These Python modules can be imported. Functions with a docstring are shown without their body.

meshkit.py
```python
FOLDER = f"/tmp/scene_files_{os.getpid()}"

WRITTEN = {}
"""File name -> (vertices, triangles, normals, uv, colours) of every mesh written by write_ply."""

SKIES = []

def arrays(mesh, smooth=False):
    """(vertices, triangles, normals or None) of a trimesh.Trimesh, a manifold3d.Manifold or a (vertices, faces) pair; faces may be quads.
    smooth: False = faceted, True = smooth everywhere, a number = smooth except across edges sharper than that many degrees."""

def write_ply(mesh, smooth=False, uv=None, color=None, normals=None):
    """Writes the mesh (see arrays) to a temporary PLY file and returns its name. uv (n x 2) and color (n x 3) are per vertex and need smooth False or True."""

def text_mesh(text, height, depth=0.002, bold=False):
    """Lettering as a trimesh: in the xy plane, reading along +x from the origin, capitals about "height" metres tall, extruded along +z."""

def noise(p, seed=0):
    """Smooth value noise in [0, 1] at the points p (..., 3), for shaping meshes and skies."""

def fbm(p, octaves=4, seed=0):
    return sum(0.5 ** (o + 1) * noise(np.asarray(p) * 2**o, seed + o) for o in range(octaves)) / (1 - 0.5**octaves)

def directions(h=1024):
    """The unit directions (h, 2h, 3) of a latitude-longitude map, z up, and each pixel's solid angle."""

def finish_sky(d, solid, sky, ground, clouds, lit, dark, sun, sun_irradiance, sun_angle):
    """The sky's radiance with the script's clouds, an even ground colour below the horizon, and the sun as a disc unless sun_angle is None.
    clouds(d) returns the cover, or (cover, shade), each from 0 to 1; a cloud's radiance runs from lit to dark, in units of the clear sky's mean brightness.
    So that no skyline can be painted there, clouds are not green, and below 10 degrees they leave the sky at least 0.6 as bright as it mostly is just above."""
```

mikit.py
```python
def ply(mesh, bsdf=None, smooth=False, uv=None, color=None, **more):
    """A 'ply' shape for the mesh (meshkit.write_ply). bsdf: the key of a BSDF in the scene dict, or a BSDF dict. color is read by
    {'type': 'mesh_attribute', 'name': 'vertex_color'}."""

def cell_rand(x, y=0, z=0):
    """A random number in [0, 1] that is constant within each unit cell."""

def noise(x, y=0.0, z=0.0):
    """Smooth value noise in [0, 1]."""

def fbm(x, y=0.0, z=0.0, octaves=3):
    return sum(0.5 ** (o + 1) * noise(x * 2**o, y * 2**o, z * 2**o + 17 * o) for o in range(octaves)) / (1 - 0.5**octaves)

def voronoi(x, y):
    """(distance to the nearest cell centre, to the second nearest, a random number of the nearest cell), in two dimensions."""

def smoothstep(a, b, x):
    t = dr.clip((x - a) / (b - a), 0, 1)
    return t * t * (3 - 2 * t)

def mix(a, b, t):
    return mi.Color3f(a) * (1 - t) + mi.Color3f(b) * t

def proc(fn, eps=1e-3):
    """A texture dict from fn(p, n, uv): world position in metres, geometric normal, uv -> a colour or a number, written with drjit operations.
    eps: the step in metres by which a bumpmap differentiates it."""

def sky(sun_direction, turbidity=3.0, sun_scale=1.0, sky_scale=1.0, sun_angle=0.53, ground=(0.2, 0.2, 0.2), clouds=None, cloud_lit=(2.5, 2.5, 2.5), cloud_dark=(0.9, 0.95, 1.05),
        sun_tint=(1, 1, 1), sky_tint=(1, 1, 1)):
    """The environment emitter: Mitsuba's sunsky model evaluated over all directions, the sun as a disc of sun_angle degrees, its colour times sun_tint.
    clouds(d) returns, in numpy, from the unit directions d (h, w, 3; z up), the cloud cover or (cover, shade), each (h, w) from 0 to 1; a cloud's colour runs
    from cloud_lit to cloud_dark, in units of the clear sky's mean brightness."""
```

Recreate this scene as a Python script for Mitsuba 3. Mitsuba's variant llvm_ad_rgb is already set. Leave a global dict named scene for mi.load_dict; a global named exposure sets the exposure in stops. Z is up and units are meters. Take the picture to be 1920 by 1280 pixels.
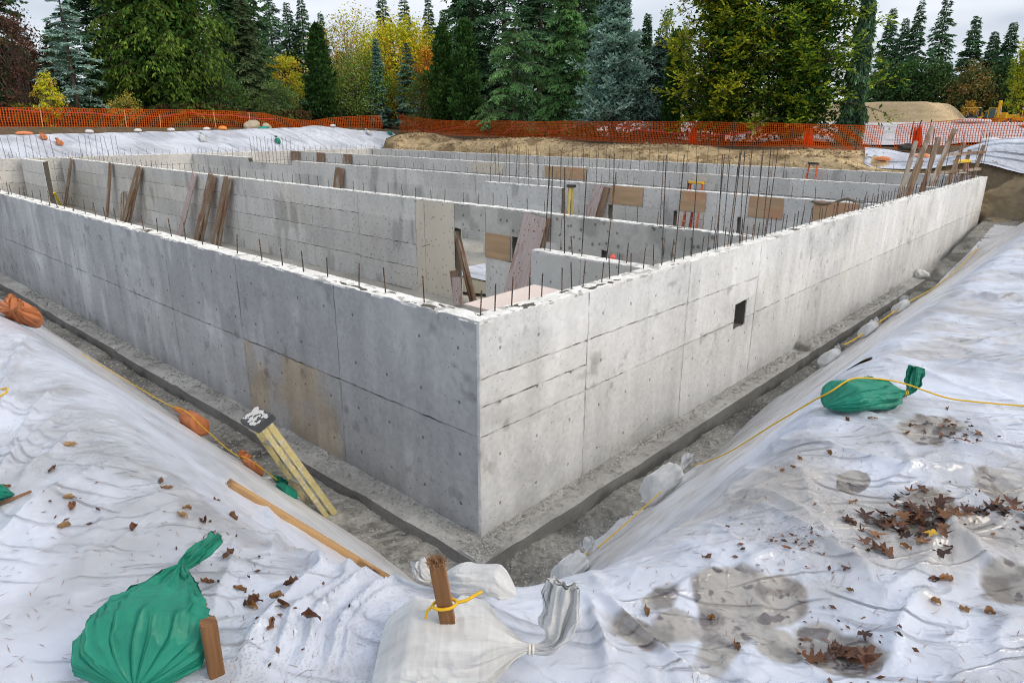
import math, random
import numpy as np, trimesh, drjit as dr, mitsuba as mi
import shapely.geometry as sg
from shapely.ops import unary_union
import mikit, meshkit
from mikit import proc, noise as N, fbm as FB, voronoi as VO, smoothstep as SS, mix, cell_rand as CR

scene, labels, used = {}, {}, {}
T = mi.ScalarTransform4f
# ------------------------------------------------------------------ camera, sky, exposure
CAM = np.array([-4.5685, -4.5769, 4.3075])
yaw, pitch, roll = np.radians([42.163, 17.723, 0.311])
fw = np.array([np.cos(yaw)*np.cos(pitch), np.sin(yaw)*np.cos(pitch), -np.sin(pitch)])
rt = np.array([np.sin(yaw), -np.cos(yaw), 0]); up0 = np.cross(rt, fw)
upv = -np.sin(roll)*rt + np.cos(roll)*up0
scene['camera'] = {'type': 'perspective', 'fov': 73.56, 'fov_axis': 'x', 'near_clip': 0.05, 'far_clip': 2000.0,
                   'to_world': T().look_at(origin=CAM.tolist(), target=(CAM+fw).tolist(), up=upv.tolist())}
def sky_clouds(d):
    h = np.maximum(d[..., 2:3], -.02)
    p = np.concatenate([d[..., :1]*2.2, d[..., 1:2]*2.2, h*7+.3], -1)
    a = meshkit.fbm(p*np.array([.9, .9, 1]), 5)
    b = meshkit.fbm(p*2.3+9, 4)
    cov = np.clip(.72 + 1.6*(a-.42), .55, 1.0)
    shade = np.clip((b-.40)*2.6 + (a-.5)*1.0, 0, 1)
    return cov, shade
scene['sky'] = mikit.sky((0.28, -1.0, 0.85), turbidity=4, sun_scale=0.55, sun_angle=34, clouds=sky_clouds,
                         cloud_lit=(3.6, 3.72, 3.9), cloud_dark=(1.75, 1.98, 2.35), sun_tint=(.93, 1.0, 1.12))
exposure = 1.55

# ------------------------------------------------------------------ helpers
def K(name, parent=None):
    k = (parent+'__' if parent else '')+name
    if k in used:
        used[k] += 1
        return f'{k}_{used[k]:03d}'
    used[k] = 0
    return k
def tag(k, label=None, cat=None, group=None, kind=None):
    d = {a: b for a, b in dict(label=label, category=cat, group=group, kind=kind).items() if b}
    if d: labels[k] = d
def thing(name, label, cat, group=None):
    k = K(name); tag(k, label, cat, group); return k
def add(name, mesh, bsdf, parent=None, smooth=False, label=None, cat=None, group=None, kind=None, color=None, uv=None):
    k = K(name, parent)
    if color is not None:
        if smooth not in (True, False):
            mesh = trimesh.graph.smooth_shade(mesh, angle=np.radians(smooth), facet_minarea=None); smooth = True
        n = len(mesh.vertices) if hasattr(mesh, 'vertices') else len(mesh[0])
        color = np.broadcast_to(np.asarray(color, float), (n, 3))
    scene[k] = mikit.ply(mesh, 'mat_'+bsdf, smooth=smooth, color=color, uv=uv)
    tag(k, label, cat, group, kind)
    return k
def share(src, name, parent=None, M=None, **kw):
    k = K(name, parent)
    scene[k] = {**scene[src]}
    if M is not None: scene[k]['to_world'] = T(np.asarray(M, float).tolist())
    tag(k, **kw); return k
def unit(v):
    v = np.asarray(v, float); return v/(np.linalg.norm(v, axis=-1, keepdims=True)+1e-12)
def cat(*ms):
    return trimesh.util.concatenate([m for m in ms])
def box(cx, cy, cz, sx, sy, sz):
    m = trimesh.creation.box((sx, sy, sz)); m.apply_translation((cx, cy, cz)); return m
def beam(p0, p1, w, t, side=(1, 0, 0), bev=0.0):
    """a board from p0 to p1, w wide along side, t thick"""
    p0, p1 = np.asarray(p0, float), np.asarray(p1, float)
    a = unit(p1-p0); s = np.asarray(side, float); s = unit(s-a*(s@a)); n = np.cross(a, s)
    L = np.linalg.norm(p1-p0)
    if bev:
        q = sg.box(-w/2+bev, -t/2+bev, w/2-bev, t/2-bev).buffer(bev, quad_segs=2)
        m = trimesh.creation.extrude_polygon(q, L, engine='earcut'); m.apply_translation((0, 0, -L/2))
    else:
        m = trimesh.creation.box((w, t, L))
    M = np.eye(4); M[:3, 0], M[:3, 1], M[:3, 2], M[:3, 3] = s, n, a, (p0+p1)/2
    m.apply_transform(M); return m
def tube(pts, r, sides=6, cap=True):
    p = np.asarray(pts, float); n = len(p); r = np.broadcast_to(r, (n,))
    t = unit(np.gradient(p, axis=0))
    a0 = np.array([0, 0, 1.]) if abs(t[0, 2]) < .9 else np.array([1., 0, 0])
    a = unit(np.cross(t, a0)); b = np.cross(t, a)
    ang = np.arange(sides)*2*np.pi/sides
    v = p[:, None]+r[:, None, None]*(np.cos(ang)[None, :, None]*a[:, None]+np.sin(ang)[None, :, None]*b[:, None])
    i, j = np.meshgrid(np.arange(n-1), np.arange(sides), indexing='ij')
    q = np.stack([i*sides+j, i*sides+(j+1) % sides, (i+1)*sides+(j+1) % sides, (i+1)*sides+j], -1).reshape(-1, 4)
    f = np.vstack([q[:, [0, 1, 2]], q[:, [0, 2, 3]]]); v = v.reshape(-1, 3)
    if cap:
        v = np.vstack([v, p[:1], p[-1:]]); k = np.arange(sides)
        f = np.vstack([f, np.stack([(k+1) % sides, k, k*0+n*sides], 1), np.stack([(n-1)*sides+k, (n-1)*sides+(k+1) % sides, k*0+n*sides+1], 1)])
    return trimesh.Trimesh(v, f, process=False)
def grid_mesh(X, Y, Z, flip=False):
    n, m = X.shape
    v = np.stack([X, Y, Z], -1).reshape(-1, 3)
    i, j = np.meshgrid(np.arange(n-1), np.arange(m-1), indexing='ij')
    a = i*m+j
    q = np.stack([a, a+m, a+m+1, a+1], -1).reshape(-1, 4)
    if flip: q = q[:, ::-1]
    return trimesh.Trimesh(v, np.vstack([q[:, [0, 1, 2]], q[:, [0, 2, 3]]]), process=False)
def nz(x, y, z=0.0, seed=0):
    x, y, z = np.broadcast_arrays(np.asarray(x, float), y, z)
    return meshkit.noise(np.stack([x, y, z], -1), seed)
def fb(x, y, z=0.0, o=4, seed=0):
    return sum(.5**(k+1)*nz(np.asarray(x)*2**k, np.asarray(y)*2**k, np.asarray(z)+k*7.3, seed) for k in range(o))/(1-.5**o)
def sstep(a, b, x):
    t = np.clip((np.asarray(x, float)-a)/(b-a), 0, 1); return t*t*(3-2*t)
def lerp(a, b, t): return a*(1-t)+b*t
rng = np.random.default_rng(7)
def U(a, b): return float(rng.uniform(a, b))

# ------------------------------------------------------------------ materials
def two(b): return {'type': 'twosided', 'bsdf': b}
def pr(color, rough=.6, spec=.4, **kw):
    if isinstance(color, (tuple, list)): color = {'type': 'rgb', 'value': list(color)}
    if not isinstance(rough, (int, float, dict)): rough = proc(rough)
    return two({'type': 'principled', 'base_color': color, 'roughness': rough, 'specular': spec, **kw})
VC = {'type': 'mesh_attribute', 'name': 'vertex_color'}
def bump(b, fn, scale, eps=2e-3):
    inner = b['bsdf']
    return two({'type': 'bumpmap', 'arbitrary': proc(fn, eps), 'scale': scale, 'bsdf': inner})
def c3(*a): return mi.Color3f(*a)

def concrete_out(p, n, uv):
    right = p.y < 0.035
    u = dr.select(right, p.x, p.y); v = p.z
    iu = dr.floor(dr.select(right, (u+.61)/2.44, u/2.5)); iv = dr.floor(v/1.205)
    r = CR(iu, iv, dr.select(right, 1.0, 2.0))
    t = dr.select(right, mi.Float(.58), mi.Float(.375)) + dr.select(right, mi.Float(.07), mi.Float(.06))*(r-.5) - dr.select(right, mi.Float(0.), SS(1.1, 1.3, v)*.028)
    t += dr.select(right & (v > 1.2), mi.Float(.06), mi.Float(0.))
    side = dr.select(right, mi.Float(31.), mi.Float(0.))
    big = FB(u*.9+side, v*.9+5, 0., 4)-.5
    streak = FB(u*4.5+side, v*.55+3, 2., 3)-.5
    fine = FB(u*22+side, v*22, 4., 3)-.5
    t = t*(1+.36*big+.30*streak+.26*fine)
    pale = SS(.60, .78, FB(u*2.6+side, v*.8+11, 1., 3))
    t += .09*pale*dr.select(right, mi.Float(.35), mi.Float(1.))
    wet = SS(.58, .70, FB(u*1.1+side+4, v*1.5+17, 7., 4))
    t = t*(1-.12*wet)
    blot = SS(.62, .80, FB(u*5+side, v*5+3, 9., 3))*SS(.5, .62, FB(u*.8+side, v*.8+21, 9., 2))
    t = t*(1-.30*blot)
    f1, s1, w1 = VO(u*7.5+side, v*7.5)
    hole = SS(.11, .06, f1*(.6+1.2*w1))*SS(.60, .64, w1)*SS(.3, .5, FB(u*.9+side+3, v*.9, 8., 2))
    f2, s2, w2 = VO(u*19+side, v*19+40)
    hole2 = SS(.16, .09, f2)*SS(.84, .88, w2)*SS(.35, .55, FB(u*1.3+side, v*1.3, 6., 2))
    t = t*(1-.58*hole)*(1-.5*hole2)
    gu = dr.abs(u/.61-dr.floor(u/.61)-.5)*.61; gv = dr.abs(v/.602-dr.floor(v/.602)-.5)*.602
    tie = SS(.026, .014, dr.sqrt(gu*gu+gv*gv))*SS(.15, .2, CR(dr.floor(u/.61), dr.floor(v/.602), 5.))
    t = t*(1-.60*tie)
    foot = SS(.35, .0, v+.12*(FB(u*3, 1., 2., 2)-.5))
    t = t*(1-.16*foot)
    warm = SS(.55, .75, FB(u*.7+side+40, v*1.3+2, 3., 3))*.5
    rust = dr.select((~right) & (u > 2.55) & (u < 5.) & (v < 1.19), SS(.30, .58, FB(u*1.2, v*.9+60, 3., 3)), mi.Float(0.))
    col = c3(t*(1-.0*warm), t*(1.0-.012*warm), t*(1.005-.05*warm))
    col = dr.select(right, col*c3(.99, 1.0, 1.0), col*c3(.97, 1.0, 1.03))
    return mix(col, col*c3(1.15, .97, .74), rust)
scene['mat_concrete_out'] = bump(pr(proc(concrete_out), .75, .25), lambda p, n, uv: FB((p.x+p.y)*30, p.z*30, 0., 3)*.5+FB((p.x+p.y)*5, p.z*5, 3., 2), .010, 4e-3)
def concrete_in(p, n, uv):
    u = p.y + p.x*.37; v = p.z
    cell = dr.floor(p.y/2.44); r = CR(cell, dr.floor(v/.62), dr.floor(p.x/6))
    t = .55+.12*(r-.5)
    t = t*(1+.3*(FB(u*1.1, v*1.1, p.x, 4)-.5)+.22*(FB(u*4, v*.8, p.x, 3)-.5)+.2*(FB(u*20, v*20, p.x, 2)-.5))
    f1, s1, w1 = VO(u*5.5+p.x*3, v*5.5)
    t = t*(1-.55*SS(.16, .08, f1*(.5+w1))*SS(.4, .5, w1))
    st = SS(.66, .76, FB(u*2.2+9, v*.7, p.x+5, 3))
    t = t*(1-.26*st)
    wv = .7*SS(.45, .7, FB(u*.5+20, v*.6, p.x, 3))*SS(8.5, 6.5, p.x)
    return mix(c3(t, t*.998, t*.98), c3(t*1.0, t*.96, t*.85), wv*.8)
scene['mat_concrete_in'] = pr(proc(concrete_in), .8, .2)
def concrete_spot(p, n, uv):
    u = p.y; v = p.z
    t = .50*(1+.45*(FB(u*.9, v*1.2, 3., 4)-.5)+.2*(FB(u*18, v*18, 1., 2)-.5))
    f1, s1, w1 = VO(u*4.2, v*4.2)
    m = SS(.22, .10, f1*(.5+w1))*SS(.35, .45, w1)
    big = SS(.55, .7, FB(u*1.6+3, v*1.3, 8., 3))
    t = t*(1-.6*m)*(1-.25*big)
    return c3(t, t*.99, t*.94)
scene['mat_concrete_spot'] = pr(proc(concrete_spot), .8, .2)
def concrete_warm(p, n, uv):
    u = p.y+p.x; v = p.z
    t = .60*(1+.35*(FB(u*1.2, v*1.0, 3., 4)-.5))
    f1, s1, w1 = VO(u*5+1, v*5)
    t = t*(1-.5*SS(.16, .08, f1*(.5+w1))*SS(.3, .4, w1))
    return c3(t, t*.925, t*.785)
scene['mat_concrete_warm'] = pr(proc(concrete_warm), .8, .2)
def concrete_top(p, n, uv):
    t = .72*(1+.4*(FB(p.x*6, p.y*6, 0., 3)-.5)+.3*(FB(p.x*30, p.y*30, 0., 2)-.5))
    d = SS(.58, .68, FB(p.x*9+4, p.y*9, 5., 3))
    t = t*(1-.42*d)
    return c3(t, t*.995, t*.97)
scene['mat_concrete_top'] = bump(pr(proc(concrete_top), .9, .1), lambda p, n, uv: FB(p.x*40, p.y*40, 0., 3), .02, 4e-3)
scene['mat_mortar'] = pr((.10, .094, .083), .9, .1)
def footing_c(p, n, uv):
    s = p.x+p.y
    t = .36*(1+.6*(FB(p.x*3, p.y*3, p.z*3, 4)-.5)+.4*(FB(p.x*28, p.y*28, p.z*28, 2)-.5))
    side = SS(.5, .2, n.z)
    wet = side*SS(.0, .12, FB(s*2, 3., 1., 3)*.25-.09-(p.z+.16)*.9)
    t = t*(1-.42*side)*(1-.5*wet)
    dust = SS(.5, .7, FB(p.x*2+5, p.y*2, 2., 3))*(1-side)
    t += .06*dust
    return c3(t, t*.985, t*.945)
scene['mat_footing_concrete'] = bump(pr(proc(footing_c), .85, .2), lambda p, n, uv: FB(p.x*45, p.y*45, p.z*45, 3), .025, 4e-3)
def gravel_c(p, n, uv):
    w = FB(p.x*1.6, p.y*1.6, 0., 3)
    t = .25*(1+.9*(w-.5)+.45*(FB(p.x*14, p.y*14, 0., 3)-.5))
    f, s, wv = VO(p.x*26, p.y*26)
    t = t*(.78+.5*wv)
    wet = SS(.50, .66, FB(p.x*.9+3, p.y*.9+8, 0., 3))
    t = t*(1-.5*wet)
    swl = SS(.45, .3, f*0+dr.abs(p.x+.9)*.5)*SS(.3, .6, FB(p.x*6+3*w, p.y*9+6*w, 0., 3))*SS(2.6, 1.4, p.y)*SS(-.4, .3, p.y)
    t += .14*swl
    return c3(t, t*.975, t*.90)
scene['mat_gravel_bed'] = bump(pr(proc(gravel_c), .85, .25), lambda p, n, uv: FB(p.x*36, p.y*36, 0., 3), .035, 4e-3)
def floor_c(p, n, uv):
    w = FB(p.x*.7, p.y*.7, 0., 4)
    t = .32*(1+.8*(w-.5)+.35*(FB(p.x*12, p.y*12, 0., 3)-.5))
    return c3(t, t*.965, t*.87)
scene['mat_inner_dirt'] = pr(proc(floor_c), .85, .2)
def ground_c(p, n, uv):
    w = FB(p.x*.35, p.y*.35, 0., 4); f = FB(p.x*3.1, p.y*3.1, 0., 4); g = FB(p.x*11, p.y*11, p.z*9, 3)
    tan = c3(.48, .365, .215)*(.62+.5*f+.35*g)
    tan = mix(tan, tan*c3(.55, .52, .5), SS(.5, .68, FB(p.x*1.2+8, p.y*1.2, p.z*2, 3)))
    brown = c3(.105, .078, .052)*(.5+.7*f+.4*g)
    grass = c3(.075, .085, .03)*(.5+.7*f+.4*g)
    road = c3(.17, .16, .145)*(.7+.4*f+.2*g)
    back = SS(27.4, 28., p.x)*SS(39.5, 37.5, p.y)
    c = mix(brown, grass, SS(.52, .66, w+.12*(f-.5))*SS(43.2, 44.5, p.y))
    c = mix(c, tan, back*SS(31.9, 31.0, p.x))
    c = mix(c, tan*.85, SS(42., 46., p.x)*SS(34., 28., p.y))
    near = SS(-.4, .1, p.y)*SS(-.4, .1, p.x)
    return mix(c, c3(.20, .165, .115)*(.6+.5*f+.3*g), (1-near)*SS(30., 27., p.x)*SS(30., 26., p.y))
scene['mat_ground_soil'] = bump(pr(proc(ground_c), .95, .1), lambda p, n, uv: FB(p.x*5, p.y*5, p.z*5, 4), .12, 1e-2)
def bank_c(p, n, uv):
    f = FB(p.x*3, p.y*3, p.z*3, 4); g = FB(p.x*14, p.y*14, p.z*14, 3)
    return c3(.19, .15, .10)*(.55+.6*f+.4*g)
scene['mat_bank_soil'] = bump(pr(proc(bank_c), .95, .1), lambda p, n, uv: FB(p.x*9, p.y*9, p.z*9, 4), .09, 6e-3)
def mound_c(p, n, uv):
    f = FB(p.x*.5, p.y*.5, p.z*2.2, 4); g = FB(p.x*3+p.z*4, p.y*3, p.z*2, 3)
    return c3(.36, .285, .18)*(.6+.5*f+.35*g)
scene['mat_mound_soil'] = pr(proc(mound_c), .95, .1)
def steel_c(p, n, uv):
    f = FB(p.x*9, p.y*9, p.z*7, 2)
    return mix(c3(.055, .052, .05), c3(.13, .075, .045), SS(.45, .7, f))
scene['mat_rebar_steel'] = pr(proc(steel_c), .6, .4)
def plywood_c(p, n, uv):
    g = FB(p.y*1.5+p.x*1.5, p.z*14, p.x, 3); w = FB(p.y*2.5, p.z*2.5, p.x, 3)
    c = c3(.47, .325, .20)*(.75+.4*g)
    return mix(c, c3(.50, .24, .14), SS(.5, .7, w)*.5)
scene['mat_plywood'] = pr(proc(plywood_c), .7, .25)
def wood_old_c(p, n, uv):
    g = FB(uv.x*60, uv.y*2.2, 0., 3); w = FB(uv.x*8, uv.y*1.6+uv.x*3, 2., 3)
    c = c3(.235, .165, .115)*(.5+.95*g)
    c = mix(c, c3(.40, .36, .31), SS(.52, .72, w)*.75)
    return mix(c, c3(.19, .08, .05), SS(.58, .72, FB(uv.x*5+7, uv.y*2.+3, 2., 3))*.6)
scene['mat_wood_old'] = pr(proc(wood_old_c), .85, .15)
def wood_red_c(p, n, uv):
    g = FB(uv.x*50, uv.y*3., 0., 3); w = FB(uv.x*7, uv.y*3., 2., 3)
    c = c3(.46, .385, .375)*(.7+.5*g)
    f, s, k = VO(uv.x*11, uv.y*8)
    c = mix(c, c3(.14, .04, .025), SS(.2, .1, f)*SS(.72, .78, k))
    return mix(c, c3(.30, .15, .09), SS(.62, .76, w)*.6)
scene['mat_wood_red'] = pr(proc(wood_red_c), .75, .25)
def wood_new_c(p, n, uv):
    g = FB(uv.x*70, uv.y*3., 0., 3); r = FB(uv.x*22+3*FB(uv.x*3, uv.y*2., 1., 2), uv.y*1.3, 4., 2)
    c = c3(.43, .265, .125)*(.6+.45*g+.3*r)
    return mix(c, c3(.22, .12, .055), SS(.56, .74, FB(uv.x*9, uv.y*5, 3., 3))*.8)
scene['mat_wood_new'] = pr(proc(wood_new_c), .7, .3)
def wood_stake_c(p, n, uv):
    g = FB(uv.x*60, uv.y*4., 0., 3)
    c = c3(.22, .105, .042)*(.40+1.0*g)
    return mix(c, c3(.07, .035, .018), SS(.52, .72, FB(uv.x*14, uv.y*5, 3., 3))*.85)
scene['mat_wood_stake'] = pr(proc(wood_stake_c), .65, .35)
scene['mat_pale_ply'] = pr((.60, .52, .48), .7, .25)
scene['mat_paint'] = pr(VC, .5, .4)
scene['mat_gloss'] = pr(VC, .25, .5)
scene['mat_rope'] = pr(VC, .6, .4)
scene['mat_leaf_dry'] = pr(VC, .55, .4)
scene['mat_foliage'] = {'type': 'principledthin', 'base_color': VC, 'roughness': .6, 'diff_trans': .5, 'spec_trans': 0.0, 'eta': 1.3}
scene['mat_net'] = {'type': 'principledthin', 'base_color': VC, 'roughness': .5, 'diff_trans': .7, 'spec_trans': 0.0, 'eta': 1.3}
def glass_c(p, n, uv):
    f = FB(p.x*9, p.y*9, p.z*9, 4); g = FB(p.x*40, p.y*40, p.z*25, 3)
    c = c3(.55, .475, .215)*(.7+.5*f)
    c = mix(c, c3(.33, .31, .27), SS(.52, .7, f)*.75)
    return mix(c, c3(.60, .60, .58), SS(.60, .68, g)*.6)
scene['mat_fibreglass'] = pr(proc(glass_c), .5, .4)
def bark_c(p, n, uv):
    f = FB(p.x*9, p.y*9, p.z*2.5, 3)
    return c3(.12, .095, .075)*(.4+1.1*f)
scene['mat_bark'] = pr(proc(bark_c), .9, .1)
# ------------------------------------------------------------------ terrain
BX, BY, HW = 27.43, 38.4, 2.44
def pn(x, y):
    """distance outside the building's rectangle, corners between mitred and round"""
    a = np.maximum(np.maximum(-x, x-BX), 0); b = np.maximum(np.maximum(-y, y-BY), 0)
    return (a**3+b**3)**(1/3)
CP = np.array([(-3.2, -3.2, 2.42), (-4.6, -4.6, 2.7), (-3.3, 4, 2.38), (-3.3, 12, 2.42), (-3.3, 20, 2.5), (-5.2, 4, 2.66), (-5.5, 14, 2.75), (-6, 25, 2.9), (4, -3.3, 2.38), (12, -3.3, 2.4), (20, -3.3, 2.45),
    (4, -5.2, 2.66), (14, -5.2, 2.7), (24, -5.2, 2.7), (28.9, -2, 2.46), (28.9, 4, 2.44), (28.9, 14, 2.44), (28.9, 24, 2.45), (28.9, 36, 2.48), (31, 5, 3.12), (31, 15, 3.16), (31, 25, 3.36), (31, 37, 3.48), (31, -1, 3.65), (31, -6, 3.8),
    (33, 5, 3.2), (33, 15, 3.2), (33, 25, 3.4), (33, 38, 3.55), (34, -3, 3.55), (34, -9, 3.6), (36.5, 10, 3.25), (36.5, 20, 3.3), (36.5, 0, 3.4), (36.5, -10, 3.5), (41, 10, 3.35), (41.5, 0, 4.35), (41.5, -12, 4.4), (41, 25, 3.5), (45, 35, 3.8), (41, 45, 3.9),
    (5, 39.7, 2.42), (15, 39.7, 2.42), (25, 39.7, 2.42), (6, 42, 3.42), (17, 42, 3.62), (26, 41.5, 3.72), (8, 45, 3.92), (18, 45, 3.86), (27, 44, 3.85), (0, 45, 4.0), (-6, 44, 3.6), (-8, 35, 3.2), (8, 50, 4.1), (18, 52, 4.1), (30, 52, 4.0), (40, 60, 4.1), (0, 60, 4.2), (20, 75, 4.2),
    (60, 10, 4.15), (60, -12, 4.25), (60, 30, 4.0), (85, 0, 4.25), (85, 40, 4.2), (85, -40, 4.3), (50, -30, 4.3), (20, -20, 3.2), (-15, -15, 3.0), (-20, 20, 3.2), (-20, 60, 4.2), (60, 80, 4.2), (160, 0, 4.3), (0, 160, 4.3), (130, 130, 4.3), (-100, 0, 3.5), (0, -100, 3.5), (300, 300, 4.3)])
def plateau(x, y):
    x, y = np.asarray(x, float), np.asarray(y, float); num = den = 0
    for cx, cy, cz in CP:
        w = 1/((x-cx)**2+(y-cy)**2+.05)**2
        num = num+w*cz; den = den+w
    return num/den
def floor_z(x, y):
    r = (y < .2) & (x > -.2)
    f = np.where(r, -.23+1.15*sstep(15, 28, x), -.16-.06*sstep(2, 8, y))
    return f
def farbank(x, y):
    top = np.interp(x, [-6, 5, 10, 17, 24, 25.2, 26.5, 31.5], [3.42, 3.45, 3.52, 3.66, 3.80, 3.98, 3.86, 3.83])
    fen = np.interp(x, [-6, 0, 18, 25, 32], [3.97, 3.94, 3.86, 3.78, 3.78])
    return np.where(y < 42.1, lerp(2.30, top, np.clip((y-BY-.9)/(42.1-BY-.9), 0, 1)**.8), lerp(top, fen, np.clip((y-42.1)/2.6, 0, 1)))
def gz(x, y):
    x, y = np.asarray(x, float), np.asarray(y, float)
    d = pn(x, y)
    far = np.clip(np.maximum((x-BX)*2, (y-BY)*2), 0, 1)
    th = np.arctan2(np.maximum(-y, 0), np.maximum(-x, 1e-9))
    q = np.where(x > 0, x+5, np.where(y > 0, -y, 5*th/(np.pi/2)))
    cw = np.exp(-((q-2.4)/2.1)**2)
    toe = np.where(q < 2.5, .78-.17*sstep(-4, -9, q), .84-.27*sstep(8, 11.5, q)+.16*sstep(18, 24, q))+.27*cw+.22*np.maximum(x-21.5, 0)*(y < 0)
    toe = lerp(toe, .35, far)
    crest = lerp(3.1+.46*cw, 1.35, far)
    fl = floor_z(x, y)
    t = (d-toe)/(crest-toe)
    lin = fl+t*(2.42-fl)
    P = plateau(x, y)
    k = .22
    h = np.clip(.5+.5*(P-lin)/k, 0, 1)
    z = lerp(P, lin, h)-k*h*(1-h)
    z = np.maximum(z, fl)
    fb_ = farbank(x, y); w_ = sstep(BY+.6, BY+.95, y)*sstep(46.5, 45.3, y)*sstep(33, 31.2, x)*sstep(-9, -7, x)
    z = lerp(z, fb_, w_)
    return np.where(d <= 0, -.3, z)
def axis_grid(segs):
    return np.unique(np.concatenate([np.arange(a, b+1e-6, s) for a, b, s in segs]).round(3))
gx = axis_grid([(-420, -60, 40), (-60, -12, 6), (-12, -6, 1), (-6, 0, .3), (0, 27, 1.2), (27, 34, .3), (34, 46, .8), (46, 100, 4), (100, 420, 40)])
gy = axis_grid([(-420, -60, 40), (-60, -12, 6), (-12, -6, 1), (-6, 0, .3), (0, 38, .8), (38, 46, .3), (46, 60, 1), (60, 130, 5), (130, 420, 40)])
GX, GY = np.meshgrid(gx, gy, indexing='ij')
GZ = gz(GX, GY)
d_ = pn(GX, GY)
rough = sstep(46, 30, np.hypot(GX-12, GY-18)*.8)
GZ = GZ+np.where(d_ > .5, .10*(fb(GX*.9, GY*.9)-.5)*(d_ > 1)+.06*(nz(GX*3.1, GY*3.1)-.5), 0)*rough
nearsheet = (GX < 26) & (GY < 26) & ((GX < 0) | (GY < 0)) & (d_ > .6) & (d_ < 5.6)
GZ = np.where(nearsheet, GZ-.16-.25*(d_ < 2.0), GZ)
GZ = np.where((d_ > 0) & (d_ < 1.6) & (GX < 26) & (GY < 26), np.minimum(GZ, -.55), GZ)
GZ = np.where((GY > BY+.5) & (GY < 42.6) & (GX < 31.6) & (GX > -6), GZ-.12, GZ)
add('ground', grid_mesh(GX, GY, GZ), 'ground_soil', smooth=True, kind='structure', label='brown soil ground around the excavation running back under the trees')

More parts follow.
